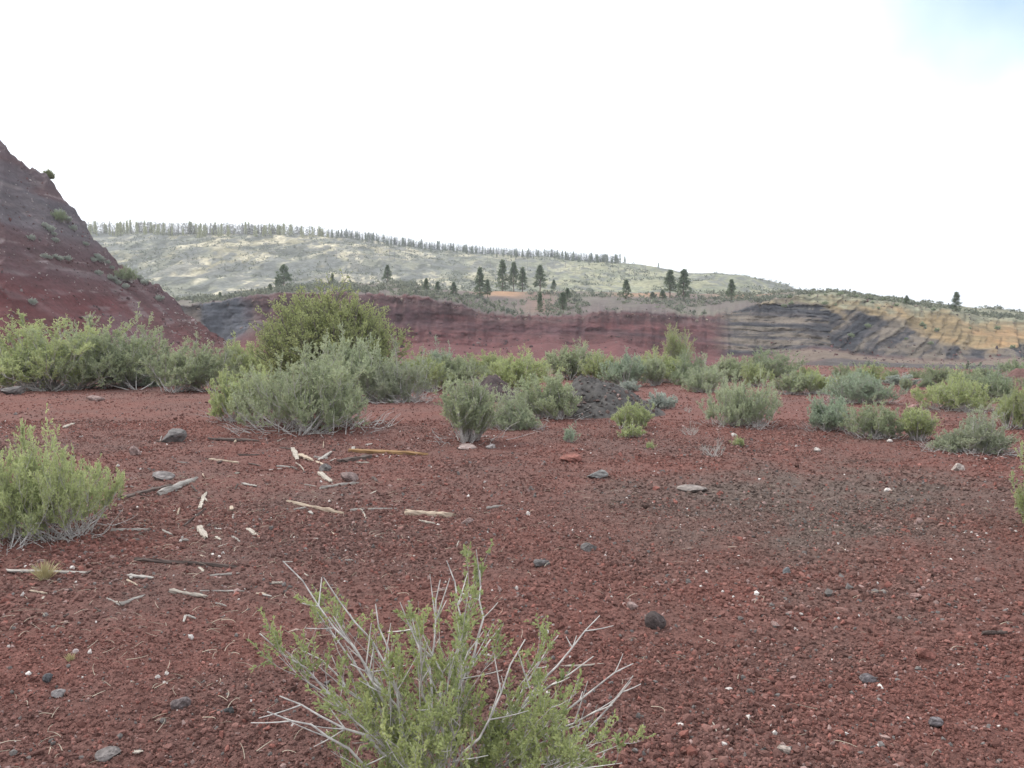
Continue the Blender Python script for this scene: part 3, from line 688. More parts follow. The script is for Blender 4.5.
# ------------------------------------------------------------------ conifers
def proto_pine(key, seed, H, R, nclump, nl, bare=.18, round_=.0, simple=False, leafsz=.5):
    rng = np.random.default_rng(seed)
    u = rng.uniform(0, 1, nclump) ** .85; zz = H * (bare + (1 - bare) * u)
    env = R * ((1 - u) ** (.62 if round_ else .8) * np.minimum(1, (u + .12) / .22)) * rng.uniform(.55, 1.12, nclump)
    ph = rng.uniform(0, 6.28, nclump); q = np.sqrt(rng.uniform(.08, 1, nclump))
    tip = np.stack([env * q * np.cos(ph), env * q * np.sin(ph), zz - .12 * env * q + rng.normal(0, .15, nclump)], -1)
    base = np.stack([0 * ph, 0 * ph, np.maximum(zz - .1 * env, bare * H * .8)], -1)
    br = np.stack([base, (base + tip) / 2 + [0, 0, .1], tip], 1)
    tk = np.stack([np.array([[0, 0, -.6], [0.04 * R, 0, H * .35], [0, .03 * R, H * .7], [0, 0, H * .97]])], 0)
    parts = [tubes(tk, [H * .017], [H * .003], 7)]
    if not simple: parts.append(tubes(br, np.full(nclump, H * .0035), np.full(nclump, H * .001)))
    TV, TF = merge(parts)
    pos = np.repeat(tip, nl, 0) + rng.normal(0, 1, (nclump * nl, 3)) * np.array([.4, .4, .22]) * leafsz
    dr = unit(np.repeat(unit(tip - base), nl, 0) + rng.normal(0, .8, (nclump * nl, 3)) + [0, 0, .25])
    LV, LF = leaves(rng, pos, dr, rng.uniform(.7, 1.3, len(pos)) * leafsz, rng.uniform(.7, 1.2, len(pos)) * leafsz * .42)
    tint = np.repeat(np.clip(.6 * np.repeat(rng.uniform(0, 1, nclump), nl) + .4 * rng.uniform(0, 1, len(pos)), 0, 1), 4)
    PROTO[key] = (H, R, mesh_np('crown', LV, [LF], M_pine, tint=tint), mesh_np('trunk', TV, TF, M_bark))
for s in range(4): proto_pine(f'pine{s}', 500 + s, 12, 2.9, 190, 16, bare=(.12, .2, .1, .25)[s], leafsz=.55)
for s in range(3): proto_pine(f'ridge{s}', 520 + s, 12, 2.2, 100, 13, bare=.03, simple=True, leafsz=.75)
proto_pine('round', 530, 5, 2.6, 160, 16, bare=.05, round_=1, leafsz=.4)
def put_pine(key, P, H, width, label, group, tint=(1, 1, 1), name='pine_tree'):
    h0, r0, mc, mt = PROTO[key]
    r = empty(name, P); tag(r, label, 'tree' if name != 'juniper_tree' else 'juniper', group)
    r.rotation_euler = (0, 0, RNG.uniform(0, 6.28)); s = width / (2 * r0); r.scale = (s, s, H / h0)
    for n, me in (('crown', mc), ('trunk', mt)):
        o = bpy.data.objects.new(n, me); COL.objects.link(o); o.parent = r; o.color = (*tint, 1)
def surf(PX, K_, P, px, K):
    """world point of a sheet at pixel column px, band position K"""
    j = int(np.argmin(np.abs(PX[0] - px))); i_ = int(np.argmin(np.abs(K_[:, j] - K)))
    return P[i_, j]
def surf_row(PX, K_, P, px, py, kmin, kmax):
    """point of a sheet seen at pixel (px,py), within a band range"""
    j = int(np.argmin(np.abs(PX[0] - px))); C_ = P[:, j]; ok = (K_[:, j] >= kmin) & (K_[:, j] <= kmax)
    dz = (C_[:, 2] - CAMZ); depth = C_[:, 1] * CP - dz * SP; v = C_[:, 1] * SP + dz * CP
    row = 384 - F * v / depth
    e = np.where(ok, np.abs(row - py), 1e9)
    return C_[int(np.argmin(e))]
PINES = [  # px, base row, top row, width px, on, label
 (480, 298, 268, 12, 'slim tall pine, first from the left among the pines above the red wall'),
 (487, 298, 280, 8, 'short pine tucked against the slim tall one above the red wall'),
 (502, 291, 261, 13, 'left pine of the close trio on the orange cut'),
 (514, 291, 263, 11, 'middle pine of the close trio on the orange cut'),
 (523, 291, 267, 11, 'right pine of the close trio on the orange cut'),
 (540, 292, 266, 13, 'pine standing alone right of the trio, above a smaller one on the buff slope'),
 (540, 312, 292, 8, 'small pine low on the buff slope just behind the rim'),
 (554, 291, 279, 6, 'small pine between the lone pine and a low bushy pair'),
 (562, 310, 292, 10, 'bushy small pine on the rim right of the buff slope'),
 (567, 300, 288, 8, 'small rounded pine behind the bushy one on the rim'),
 (626, 299, 280, 11, 'broad dark pine by itself midway along the red wall top'),
 (670, 298, 271, 14, 'left one of the two tallest pines above the end of the red wall'),
 (684, 300, 270, 15, 'denser right one of the two tallest pines above the end of the red wall'),
 (662, 300, 290, 8, 'little pine at the foot of the two tallest pines'),
 (652, 299, 292, 8, 'round low tree left of the little pine by the two tallest pines'),
 (731, 301, 280, 10, 'solitary pine where the red wall turns grey'),
 (454, 297, 282, 9, 'small conifer above the red wall, left of the slim tall pine'),
 (388, 281, 264, 9, 'dark pointed pine behind the right shoulder of the big olive bush'),
 (332, 284, 273, 6, 'tiny pine showing just over the crown of the big olive bush'),
 (426, 293, 278, 7, 'narrow small pine right of the dark pointed one'),
 (437, 293, 281, 7, 'thin small pine between the narrow one and the small conifer'),
 (908, 305, 295, 6, 'faint small tree on the skyline of the orange slope'),
 (957, 312, 293, 11, 'dark blue-green fir alone on the skyline of the orange slope'),
]
for q, (px, yb, yt, wp, lab) in enumerate(PINES):
    P = surf_row(cpx, cK, cP, px, yb, 4.0, 5.0); k = P[1] / F
    put_pine(f'pine{q % 4}', (P[0], P[1], P[2] - .3), (yb - yt) * k * 1.03, wp * k * 1.3, lab, 'pines on the ground above the pit', (1, 1, 1) if yt > 200 else (1, 1, 1))
P = surf_row(cpx, cK, cP, 284, 287, 4.0, 5.0); k = P[1] / F
put_pine('round', (P[0], P[1], P[2] - .2), 22 * k, 24 * k, 'broad loose juniper on the plateau edge left of the big olive bush', None, name='juniper_tree')
P = surf_row(cpx, cK, cP, 270, 293, 4.0, 5.0); k = P[1] / F
put_pine('round', (P[0], P[1], P[2] - .2), 9 * k, 10 * k, 'small round juniper below the broad loose one', None, name='juniper_tree')
P = surf_row(cpx, cK, cP, 220, 300, 4.0, 5.0); k = P[1] / F
put_pine('round', (P[0], P[1], P[2] - .2), 8 * k, 8 * k, 'tiny round juniper above the blue-black end of the wall', None, name='juniper_tree')

# the long row of trees on the ridge: 280 single trees, nothing tells them apart
rr_ = np.random.default_rng(909)
def ridge_h(px): return I(px, (60, 12), (260, 11), (350, 8.5), (500, 8), (620, 8.5), (660, 7))
pxs = np.sort(np.concatenate([rr_.uniform(84, 300, 95), rr_.uniform(300, 400, 55), rr_.uniform(400, 622, 125)]))
for px in pxs:
    kk = rr_.uniform(1.86, 2.0); P = surf(fpx, fK, fP, px, kk); k = P[1] / F
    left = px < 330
    hgt = ridge_h(px) * k * rr_.uniform(.45, 1.15)
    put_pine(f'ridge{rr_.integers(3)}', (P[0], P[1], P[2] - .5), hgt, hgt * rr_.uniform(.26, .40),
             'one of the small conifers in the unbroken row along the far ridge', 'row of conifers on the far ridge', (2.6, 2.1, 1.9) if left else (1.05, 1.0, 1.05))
# and the mass of trees close behind them
n = 2600; px = 70 + 548 * rr_.uniform(0, 1, n) ** .8; nq = 34
B = np.array([surf(fpx, fK, fP, p_, k_) for p_, k_ in zip(px, rr_.uniform(1.95, 2.03, n))])
hh = ridge_h(px) * B[:, 1] / F * rr_.uniform(.55, 1.0, n)
u = rr_.uniform(.0, 1, (n, nq)) ** 1.2; a_ = rr_.uniform(0, 6.28, (n, nq)); rd = .20 * hh[:, None] * (1 - u) ** .7 * rr_.uniform(.2, 1, (n, nq))
pos = np.stack([B[:, 0:1] + rd * np.cos(a_), B[:, 1:2] + rd * np.sin(a_), B[:, 2:3] + u * hh[:, None]], -1).reshape(-1, 3)
sz = np.repeat(hh, nq) * .10
V, F_ = leaves(rr_, pos, rr_.normal(0, 1, pos.shape) + [0, 0, .3], sz, sz * .5)
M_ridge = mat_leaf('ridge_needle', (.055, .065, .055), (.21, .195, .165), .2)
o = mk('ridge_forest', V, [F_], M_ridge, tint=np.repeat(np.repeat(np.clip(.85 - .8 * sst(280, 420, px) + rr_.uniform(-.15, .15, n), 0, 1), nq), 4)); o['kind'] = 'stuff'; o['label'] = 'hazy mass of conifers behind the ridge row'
for px, h in ((617, 9), (625, 7), (658, 5)):
    P = surf(fpx, fK, fP, px, 1.97); k = P[1] / F
    put_pine('ridge0', (P[0], P[1], P[2] - .5), h * k, h * .4 * k, {617: 'last full tree at the right end of the ridge row', 625: 'lone dark tree just past the end of the ridge row', 658: 'tiny lone snag on the bare right shoulder of the ridge'}[px], None)

# standing dead trunks scattered over the hillside
def snag_mesh(seed):
    r = np.random.default_rng(seed)
    tr = np.array([[[0, 0, -.5], [.08, 0, 3], [0, .1, 6], [.05, 0, 9]]], float); pts = [tubes(tr, [.2], [.05], 6)]
    n = 7; z = r.uniform(3.5, 8.5, n); a = r.uniform(0, 6.28, n); b0 = np.stack([0 * z, 0 * z, z], -1)
    e = b0 + np.stack([np.cos(a), np.sin(a), .3 + 0 * a], -1) * r.uniform(.4, 1.2, n)[:, None]
    pts.append(tubes(np.stack([b0, e], 1), np.full(n, .05), np.full(n, .02)))
    V, F_ = merge(pts); return mesh_np('snag', V, F_, M_snag)
snags = [snag_mesh(1), snag_mesh(2)]
for q in range(46):
    px = rr_.uniform(330, 660); K_ = rr_.uniform(1.15, 1.93)
    P = surf(fpx, fK, fP, px, K_)
    o = bpy.data.objects.new('dead_snag', snags[q % 2]); COL.objects.link(o); o.location = (P[0], P[1], P[2]); s = rr_.uniform(.7, 1.25); o.scale = (s, s, s)
    o.rotation_euler = (rr_.normal(0, .04), rr_.normal(0, .04), rr_.uniform(0, 6))
    tag(o, 'one of the thin dead trunks standing on the dry slope below the ridge row', 'dead tree', 'dead trunks on the far slope')

# ------------------------------------------------------------------ scrub that nobody could count
def scrub(name, pts, sizes, label, mat, seed, nl=7, flat=.7):
    rng = np.random.default_rng(seed); n = len(pts)
    pos = np.repeat(pts, nl, 0) + rng.normal(0, 1, (n * nl, 3)) * np.repeat(sizes, nl)[:, None] * np.array([.30, .30, .18]) + np.array([0, 0, .22]) * np.repeat(sizes, nl)[:, None]
    dr = rng.normal(0, 1, (n * nl, 3)) + [0, 0, .8]
    sz = np.repeat(sizes, nl) * rng.uniform(.4, .75, n * nl)
    V, F_ = leaves(rng, pos, dr, sz, sz * .6)
    tint = np.repeat(np.clip(.7 * np.repeat(rng.uniform(0, 1, n), nl) + .3 * rng.uniform(0, 1, n * nl), 0, 1), 4)
    o = mk(name, V, [F_], mat, tint=tint); o['kind'] = 'stuff'; o['label'] = label
M_scrub = mat_leaf('hillside_scrub_leaf', (.11, .125, .105), (.26, .27, .20), .2)
q = rr_.uniform(0, 1, (16000, 2)); ii = (q[:, 0] * (fP.shape[0] - 14)).astype(int); jj = (q[:, 1] * (fP.shape[1] - 1)).astype(int)
pp = fP[ii, jj]; dens = fbm(pp[:, 0] * .03, pp[:, 1] * .02, 611, 3) > -.02
scrub('hillside_scrub', pp[dens], rr_.uniform(.9, 2.6, dens.sum()), 'low scrub dotted over the dry hillside', M_scrub, 1)
rows = np.where((cK[:, 0] > 4.02) & (cK[:, 0] < 4.98))[0]
ii = rr_.choice(rows, 8000); jj = rr_.integers(0, cP.shape[1], 8000); pp = cP[ii, jj]
ok = (fbm(cpx[ii, jj] * .03, cK[ii, jj] * 4, 621, 3) > -.05) & ~((np.abs(cpx[ii, jj] - 505) < 22) & (cK[ii, jj] > 4.5))
scrub('plateau_scrub', pp[ok], rr_.uniform(.6, 1.7, ok.sum()), 'low scrub along the top of the pit wall', M_scrub, 2, 12)
rows = np.where((cK[:, 0] > .15) & (cK[:, 0] < 1.9))[0]
ii = rr_.choice(rows, 1500); jj = rr_.integers(0, cP.shape[1], 1500); pp = cP[ii, jj]
ok = fbm(cpx[ii, jj] * .03, cK[ii, jj] * 3, 631, 3) > .06
M_floor = mat_leaf('pit_floor_sage_leaf', (.15, .17, .12), (.30, .32, .25), .1)
scrub('pit_floor_scrub', pp[ok], rr_.uniform(.4, 1.2, ok.sum()), 'pale low sage on the floor of the pit', M_floor, 3, 12)

# scattered bushes on the orange slope and on the left hill: countable, alike within each group
for q in range(34):
    px = rr_.uniform(785, 1040); K_ = rr_.uniform(3.2, 4.1) if px > 850 else rr_.uniform(3.75, 4.1)
    P = surf(cpx, cK, cP, px, K_); s = rr_.uniform(1.0, 2.3)
    put_shrub(rr_.choice(['green0', 'grey0', 'green2']), (P[0], P[1], P[2]), s, s * .62, 'one of the dark round shrubs dotted over the orange slope', 'hillside_shrub', 'shrub', 'dark shrubs on the orange slope', 'd')
spots = [(48, 232), (51, 236), (44, 227), (54, 242), (42, 258), (46, 259), (53, 258), (57, 260), (64, 261), (94, 258), (98, 262), (105, 264), (110, 269), (109, 280), (112, 282), (115, 284), (90, 262), (57, 216), (66, 222), (98, 275), (136, 280), (143, 284), (22, 305), (25, 240), (73, 230), (84, 246), (124, 288), (155, 300)]
for px, py in spots:
    P = surf_row(hpx, hK, hP, px, py, 1.0, 2.0); s = rr_.uniform(.45, 1.1)
    put_shrub('silver0', (P[0], P[1] - .05, P[2]), s * 1.3, s * .8, 'one of the small whitish shrubs clinging to the red hill', 'hillside_shrub', 'shrub', 'whitish shrubs on the red hill', 's')
P = surf_row(hpx, hK, hP, 125, 282, 1.0, 2.0); put_shrub('green0', P, 2.6, 2.0, 'green bush low on the red hill close to its right edge', 'hillside_shrub', 'shrub', tint='d')
P = surf_row(hpx, hK, hP, 58, 222, 1.0, 2.0); put_shrub('green1', P, 2.0, 1.5, 'dull green bush high on the red hill above the whitish shrubs', 'hillside_shrub', 'shrub', tint='d')
P = surf(hpx, hK, hP, 45, 2.0); put_shrub('mahogany0', (P[0], P[1], P[2] - .2), 1.5, 1.25, 'leaning bush on the skyline of the red hill', 'hillside_shrub', 'shrub', tint='o')
def rubble_on(name, label, P, K, k0, k1, n, s0, s1, tones, lift=0.0):
    rows = np.where((K[:, 0] > k0) & (K[:, 0] < k1))[0]
    ii = rr_.choice(rows, n); jj = rr_.integers(0, P.shape[1], n); pp = P[ii, jj]; sz = s0 * ((s1 / s0) ** rr_.beta(1, 3, n))
    q = IV[None] * (1 + rr_.normal(0, .22, (n, 12, 1))) * rr_.uniform(.6, 1.3, (n, 1, 3)) * sz[:, None, None] + pp[:, None]
    tn = np.array(tones)[rr_.integers(0, len(tones), n)] * rr_.uniform(.7, 1.3, (n, 1))
    o = mk(name, q.reshape(-1, 3), [(IF[None] + (np.arange(n) * 12)[:, None, None]).reshape(-1, 3)], M_stones, col=np.repeat(tn, 12, 0)); o['kind'] = 'stuff'; o['label'] = label
rubble_on('slope_rubble', 'stones lying on the cut red hill', hP, hK, 1.0, 1.97, 3200, .05, .30, [(.20, .17, .165), (.12, .06, .06), (.10, .05, .05), (.09, .075, .078), (.06, .04, .04), (.08, .045, .045), (.28, .25, .24)])
rubble_on('talus_blocks', 'fallen blocks and stones at the foot of the pit wall', cP, cK, 2.4, 3.25, 1500, .12, .7, [(.12, .06, .06), (.09, .055, .055), (.07, .05, .052), (.20, .15, .14)])
rubble_on('rim_blocks', 'stones along the broken lip of the pit wall', cP, cK, 3.85, 4.08, 1100, .12, .6, [(.12, .075, .07), (.08, .065, .065), (.22, .18, .15)])

# ------------------------------------------------------------------ cinder mounds on the flat
def mound(px, py, wp, hp, label, seed, tone, skew=0.0, rubble=0):
    rng = np.random.default_rng(seed); x, y, z = G(px, py); k = y / F; W, H = wp * k, hp * k
    n = 96; u = np.linspace(-1, 1, n); X, Y = np.meshgrid(u, u)
    wx = .22 * fbm(X * 2.2 + seed, Y * 2.2, seed + 3, 3); wy = .22 * fbm(X * 2.2, Y * 2.2 + seed, seed + 4, 3)
    Xs = X + wx - skew
    Xs = np.where(Xs < 0, Xs / (1 + skew), Xs / (1 - skew))
    r = np.sqrt(Xs ** 2 + ((Y + wy) * .95) ** 2)
    hgt = np.clip(1 - r, 0, 1); hgt = np.minimum(hgt * 1.12, .86 + .14 * hgt)
    nz = fbm(X * 3 + seed, Y * 3, seed, 4); nf = fbm(X * 11, Y * 11, seed + 5, 3); nq = fbm(X * 30, Y * 30, seed + 6, 2)
    Z = H * 1.05 * hgt * (1 + .55 * nz) + H * hgt ** .5 * (.16 * nf + .10 * nq) - .06 * (1 - hgt)
    vx, vy = X * W * .56, Y * W * .5 + W * .4
    V = np.stack([vx, vy, Z], -1)
    c = np.array(tone) * (1 + .7 * nf[..., None] + .5 * nz[..., None] + .5 * nq[..., None])
    c = lerp(c, [.15, .085, .075], sst(.12, .0, hgt) * .9)
    o = mk('cinder_mound', V.reshape(-1, 3), [grid_faces(n, n)], M_stones, smooth=True, col=np.clip(c, .01, 1).reshape(-1, 3)); o.location = (x, y, z)
    tag(o, label, 'mound')
    if rubble:
        m = rubble; X1 = rng.uniform(-.8, .75, m * 3); Y1 = rng.uniform(-.95, .3, m * 3)
        i_ = np.clip(((Y1 + 1) / 2 * (n - 1)).astype(int), 0, n - 1); j_ = np.clip(((X1 + 1) / 2 * (n - 1)).astype(int), 0, n - 1)
        ok = hgt[i_, j_] > .05; P = V[i_[ok], j_[ok]][:m]; m = len(P)
        sz = rng.uniform(.012, .045, m) * (1 + .4 * (P[:, 0] < 0))
        q = IV[None] * (1 + rng.normal(0, .2, (m, 12, 1))) * rng.uniform(.6, 1.2, (m, 1, 3)) * sz[:, None, None] + P[:, None] + np.array([0, 0, .01])
        tn = np.where(rng.uniform(0, 1, (m, 1)) < .12, np.array([.30, .22, .20]), np.where(rng.uniform(0, 1, (m, 1)) < .4, np.array([.12, .085, .078]), np.array([.095, .086, .082]))) * rng.uniform(.7, 1.3, (m, 1))
        f = (IF[None] + (np.arange(m) * 12)[:, None, None]).reshape(-1, 3)
        rb_ = mk('rubble', q.reshape(-1, 3), [f], M_stones, o, col=np.repeat(tn, 12, 0)); rb_['kind'] = 'stuff'
    return o
mound(608, 418, 136, 39, 'dark grey heap of loose cinder with a rocky left flank', 7, (.076, .071, .068), -.25, 240)
mound(492, 402, 66, 22, 'low dark mound with a pale crest behind the vase-shaped sagebrush', 9, (.080, .062, .062), 0, 90)
mound(1045, 388, 90, 18, 'far smooth dull red mound by the right border below the pit wall', 13, (.12, .070, .064))

# ------------------------------------------------------------------ stones
CV = np.array([(x, y, z) for x in (-1, 1) for y in (-1, 1) for z in (-1, 1)], float) * .62
CF = np.array([(0, 1, 3, 2), (4, 6, 7, 5), (0, 4, 5, 1), (2, 3, 7, 6), (0, 2, 6, 4), (1, 5, 7, 3)])
def stones(rng, xy, size, bv, bf, tone):
    n = len(xy); m = len(bv)
    q = bv[None] * (1 + rng.normal(0, .20, (n, m, 1))) + rng.normal(0, .10, (n, m, 3))
    q = q * rng.uniform(.65, 1.2, (n, 1, 3)) * np.array([1, 1, .72])
    # tumble: random rotation
    a = rng.normal(size=(n, 4)); a /= np.linalg.norm(a, axis=1, keepdims=True); w_, x_, y_, z_ = a.T
    Rm = np.stack([1 - 2 * (y_ * y_ + z_ * z_), 2 * (x_ * y_ - z_ * w_), 2 * (x_ * z_ + y_ * w_), 2 * (x_ * y_ + z_ * w_), 1 - 2 * (x_ * x_ + z_ * z_), 2 * (y_ * z_ - x_ * w_), 2 * (x_ * z_ - y_ * w_), 2 * (y_ * z_ + x_ * w_), 1 - 2 * (x_ * x_ + y_ * y_)], -1).reshape(n, 3, 3)
    q = np.einsum('nij,nmj->nmi', Rm, q) * size[:, None, None]
    z = ground_z(xy[:, 0], xy[:, 1]) + detail(xy[:, 0], xy[:, 1]) + size * .18
    q += np.stack([xy[:, 0], xy[:, 1], z], -1)[:, None]
    f = (bf[None] + (np.arange(n) * m)[:, None, None]).reshape(-1, bf.shape[1])
    return q.reshape(-1, 3), f, np.repeat(tone, m, 0)
def detail(x, y):
    r = np.hypot(x, y)
    return .030 * fbm(x * 5, y * 5, 51, 3) + .028 * fbm(x * 16, y * 16, 61, 3) * sst(28, 9, r) + .016 * fbm(x * 48, y * 48, 71, 2) * sst(11, 5, r)
def stone_tone(rng, xy, n):
    base = ground_tone(xy[:, 0], xy[:, 1]); v = rng.lognormal(0, .25, n)[:, None]
    c = base * v
    k = rng.uniform(0, 1, n)
    gy_ = rng.uniform(.10, .18, n)[:, None] * np.array([1, .90, .86]); c = np.where((k < .035)[:, None], gy_, c)
    c = np.where(((k > .09) & (k < .17))[:, None], np.array([.20, .085, .07]) * rng.uniform(.7, 1.3, (n, 1)), c)
    c = np.where(((k > .17) & (k < .20))[:, None], np.array([.26, .18, .165]) * rng.uniform(.7, 1.3, (n, 1)), c)
    c = np.where((k > .9968)[:, None], np.array([.62, .58, .55]) * rng.uniform(.7, 1.1, (n, 1)), c)
    return np.clip(c, .02, .75)
rs = np.random.default_rng(31)
def band(d0_, d1_, n, s0, s1, px0=-260, px1=1284):
    D = np.sqrt(rs.uniform(d0_ ** 2, d1_ ** 2, n)); px = rs.uniform(px0, px1, n)
    xy = np.stack([(px - 512) / F * D, D], -1)
    cl = 1.6 * fbm(xy[:, 0] * 1.3, xy[:, 1] * 1.3, 91, 4) + rs.uniform(-.35, .35, n)
    size = s0 * (s1 / s0) ** (rs.beta(1.1, 3.2, n)) * (1 + .9 * np.clip(cl, -.55, .7))
    return xy, size * .5
VV, FF3, FF4, CC, off = [], [], [], [], 0
for d0_, d1_, n, s0, s1, near in ((1.9, 4.2, 80000, .009, .046, True), (4.2, 8, 76000, .013, .056, True), (8, 16, 70000, .019, .068, False), (16, 34, 30000, .03, .09, False), (34, 70, 14000, .05, .14, False)):
    xy, size = band(d0_, d1_, n, s0, s1)
    v, f, c = stones(rs, xy, size, IV if near else CV, IF if near else CF, stone_tone(rs, xy, n))
    VV.append(v); CC.append(c); (FF3 if near else FF4).append(f + off); off += len(v)
o = mk('cinder_gravel', np.concatenate(VV), [np.concatenate(FF3), np.concatenate(FF4)], M_stones, col=np.concatenate(CC))
o['kind'] = 'stuff'; o['label'] = 'loose red and grey cinder gravel covering the flat'

# larger separate rocks
def rock(px, py, wp, hp, tone, label, seed, flat_top=False, yaw=None, n=3, cat='rock'):
    import bmesh
    rng = np.random.default_rng(seed); x, y, z = G(px, py); k = y / F
    bm = bmesh.new(); bmesh.ops.create_icosphere(bm, subdivisions=n, radius=1)
    P = np.array([v.co for v in bm.verts])
    # cut the ball with random planes: faceted broken stone
    for _ in range(9):
        nn = unit(rng.normal(size=3) * [1, 1, .8]); dd = rng.uniform(.45, .8); ov = np.maximum(P @ nn - dd, 0); P -= ov[:, None] * nn
    P += .018 * rng.normal(size=P.shape)
    P = P / np.abs(P).max(0)
    W, H = wp * k / 2, hp * k
    P = P * [W, W * rng.uniform(.6, .9), H * .62]; 
    for v, p in zip(bm.verts, P): v.co = p
    me = bpy.data.meshes.new('rock'); bm.to_mesh(me); bm.free()
    c = np.ones((len(P), 4), np.float32); c[:, :3] = np.array(tone) * (1 + .25 * rng.normal(size=(len(P), 1)))
    a = me.attributes.new('tone', 'FLOAT_COLOR', 'POINT'); a.data.foreach_set('color', np.clip(c, .01, 1).astype(np.float32).ravel())
    me.materials.append(M_rock)
    o = bpy.data.objects.new('rock' if cat == 'rock' else cat, me); COL.objects.link(o); o.location = (x, y + W * .5, z + H * .32)
    o.rotation_euler = (0, 0, rng.uniform(-.4, .4) if yaw is None else yaw); tag(o, label, cat); return o
M_rock = mat_attr('rock_face', noise=[(25, .8, 1.2), (90, .85, 1.15)], bump=[(30, .012), (120, .004)])
GR, PK, RD, DK, WH = (.150, .138, .134), (.26, .19, .175), (.19, .085, .07), (.075, .06, .058), (.55, .51, .48)
ROCKS = [
 (170, 443, 27, 16, GR, 'wedge-shaped blue-grey rock, largest on the open cinder, below the sagebrush row'),
 (134, 456, 12, 11, PK, 'pale pinkish stone left of the wedge-shaped grey rock'),
 (158, 481, 30, 9, (.20, .18, .175), 'flat grey slab of rock above the dark plank and split log'),
 (10, 395, 26, 9, GR, 'grey rock at the left border under the tall sagebrush'),
 (93, 401, 18, 6, PK, 'flat pale rock under the broad sagebrush'),
 (347, 482, 22, 9, (.20, .15, .14), 'reddish-grey flat stone between white chip and grey stick'),
 (325, 472, 14, 8, GR, 'lumpy grey stone above the cream chip'),
 (466, 449, 21, 5, (.27, .21, .195), 'white-pink slab at the base of the vase-shaped sagebrush'),
 (491, 449, 10, 5, (.30, .27, .26), 'small light stone right of the white-pink slab'),
 (571, 463, 24, 9, RD, 'brick-red rounded clod on the open flat'),
 (598, 479, 22, 9, (.19, .185, .18), 'rough grey stone in front of the brick-red clod'),
 (589, 552, 17, 9, GR, 'blue-grey flat stone midway up the open flat'),
 (541, 568, 21, 8, (.13, .12, .12), 'darker grey stone left of the blue-grey flat one'),
 (467, 526, 14, 7, PK, 'pinkish flat stone right of the stub log'),
 (694, 493, 32, 6, (.22, .19, .175), 'long thin grey slab lying left of the dark track'),
 (787, 576, 10, 9, (.17, .175, .18), 'small blue-grey stone at the edge of the dark track'),
 (656, 630, 22, 18, DK, 'dark brown rock with a whitish top edge right of the nearest bush'),
 (633, 610, 12, 9, PK, 'pale pink stone up and left of the dark brown rock'),
 (845, 618, 20, 9, (.18, .10, .085), 'reddish block on the near side of the dark track'),
 (869, 687, 17, 9, (.13, .115, .12), 'grey-violet stone sunk in red cinder, low on the right'),
 (917, 599, 14, 5, (.24, .15, .135), 'pinkish flat stone at the near end of the dark track'),
 (940, 574, 14, 7, (.17, .09, .08), 'dull red stone on the dark track by the right border'),
 (927, 662, 22, 12, RD, 'flat red stone below the short dark stick'),
 (937, 728, 16, 9, (.14, .125, .13), 'grey stone near the lower right corner'),
 (785, 758, 15, 8, (.30, .25, .22), 'light tan stone at the bottom border'),
 (179, 714, 20, 13, (.14, .115, .115), 'grey angular stone low on the left'),
 (57, 701, 15, 8, (.18, .165, .165), 'oval light grey stone near the lower left corner'),
 (226, 722, 14, 9, (.085, .085, .085), 'blackish stone right of the grey angular one'),
 (47, 684, 12, 8, (.08, .08, .085), 'blackish stone left of the oval light grey one'),
 (105, 762, 26, 10, (.17, .15, .145), 'broad grey stone at the bottom border on the left'),
 (960, 471, 16, 8, (.36, .31, .28), 'pale triangular stone on the open cinder before the twiggy grey sagebrush'),
 (817, 452, 9, 5, (.40, .36, .33), 'small white-pink stone in front of the rounded blue-green sagebrush'),
 (734, 437, 8, 4, WH, 'white stone between the lone broad sagebrush and the half-dead plant'),
 (916, 412, 18, 8, (.24, .15, .135), 'pinkish rock in the bare red gap of the right group'),
 (890, 443, 7, 4, WH, 'white pebble at the foot of the spiky green sagebrush'),
 (888, 492, 8, 4, WH, 'white pebble on the dark track'),
 (776, 736, 6, 5, WH, 'round white pebble low in the middle right'),
 (725, 748, 7, 6, WH, 'round white pebble near the bottom border right of the nearest bush'),
 (157, 684, 6, 5, WH, 'larger white pebble of the loose trio low on the left'),
 (166, 677, 5, 4, WH, 'upper white pebble of the loose trio low on the left'),
 (164, 688, 4, 4, WH, 'lowest white pebble of the loose trio low on the left'),
 (75, 656, 6, 5, (.5, .43, .42), 'pinkish white pebble beside the bleached straw tuft'),
 (89, 655, 5, 5, WH, 'white pebble right of the pinkish white one'),
 (180, 543, 4, 3, WH, 'white pebble left of the cream chip'),
 (213, 558, 5, 4, WH, 'left white pebble of the trio above the long dark stick'),
 (219, 559, 4, 3, (.6, .57, .54), 'middle white pebble of the trio above the long dark stick'),
 (223, 556, 4, 4, (.58, .55, .52), 'right white pebble of the trio above the long dark stick'),
 (329, 503, 3, 3, WH, 'tiny white pebble right of the long grey stick'),
 (528, 516, 5, 4, WH, 'white pebble in the middle of the open flat'),
 (517, 590, 4, 4, WH, 'white pebble behind the tips of the nearest bush'),
]
for q, (px, py, wp, hp, tn, lab) in enumerate(ROCKS):
    rock(px, py, wp, hp, tn, lab, 700 + q, n=3 if wp > 9 else 2)
# rocks strewn over the dark heap's left flank
hx, hy, hzz = G(600, 417)

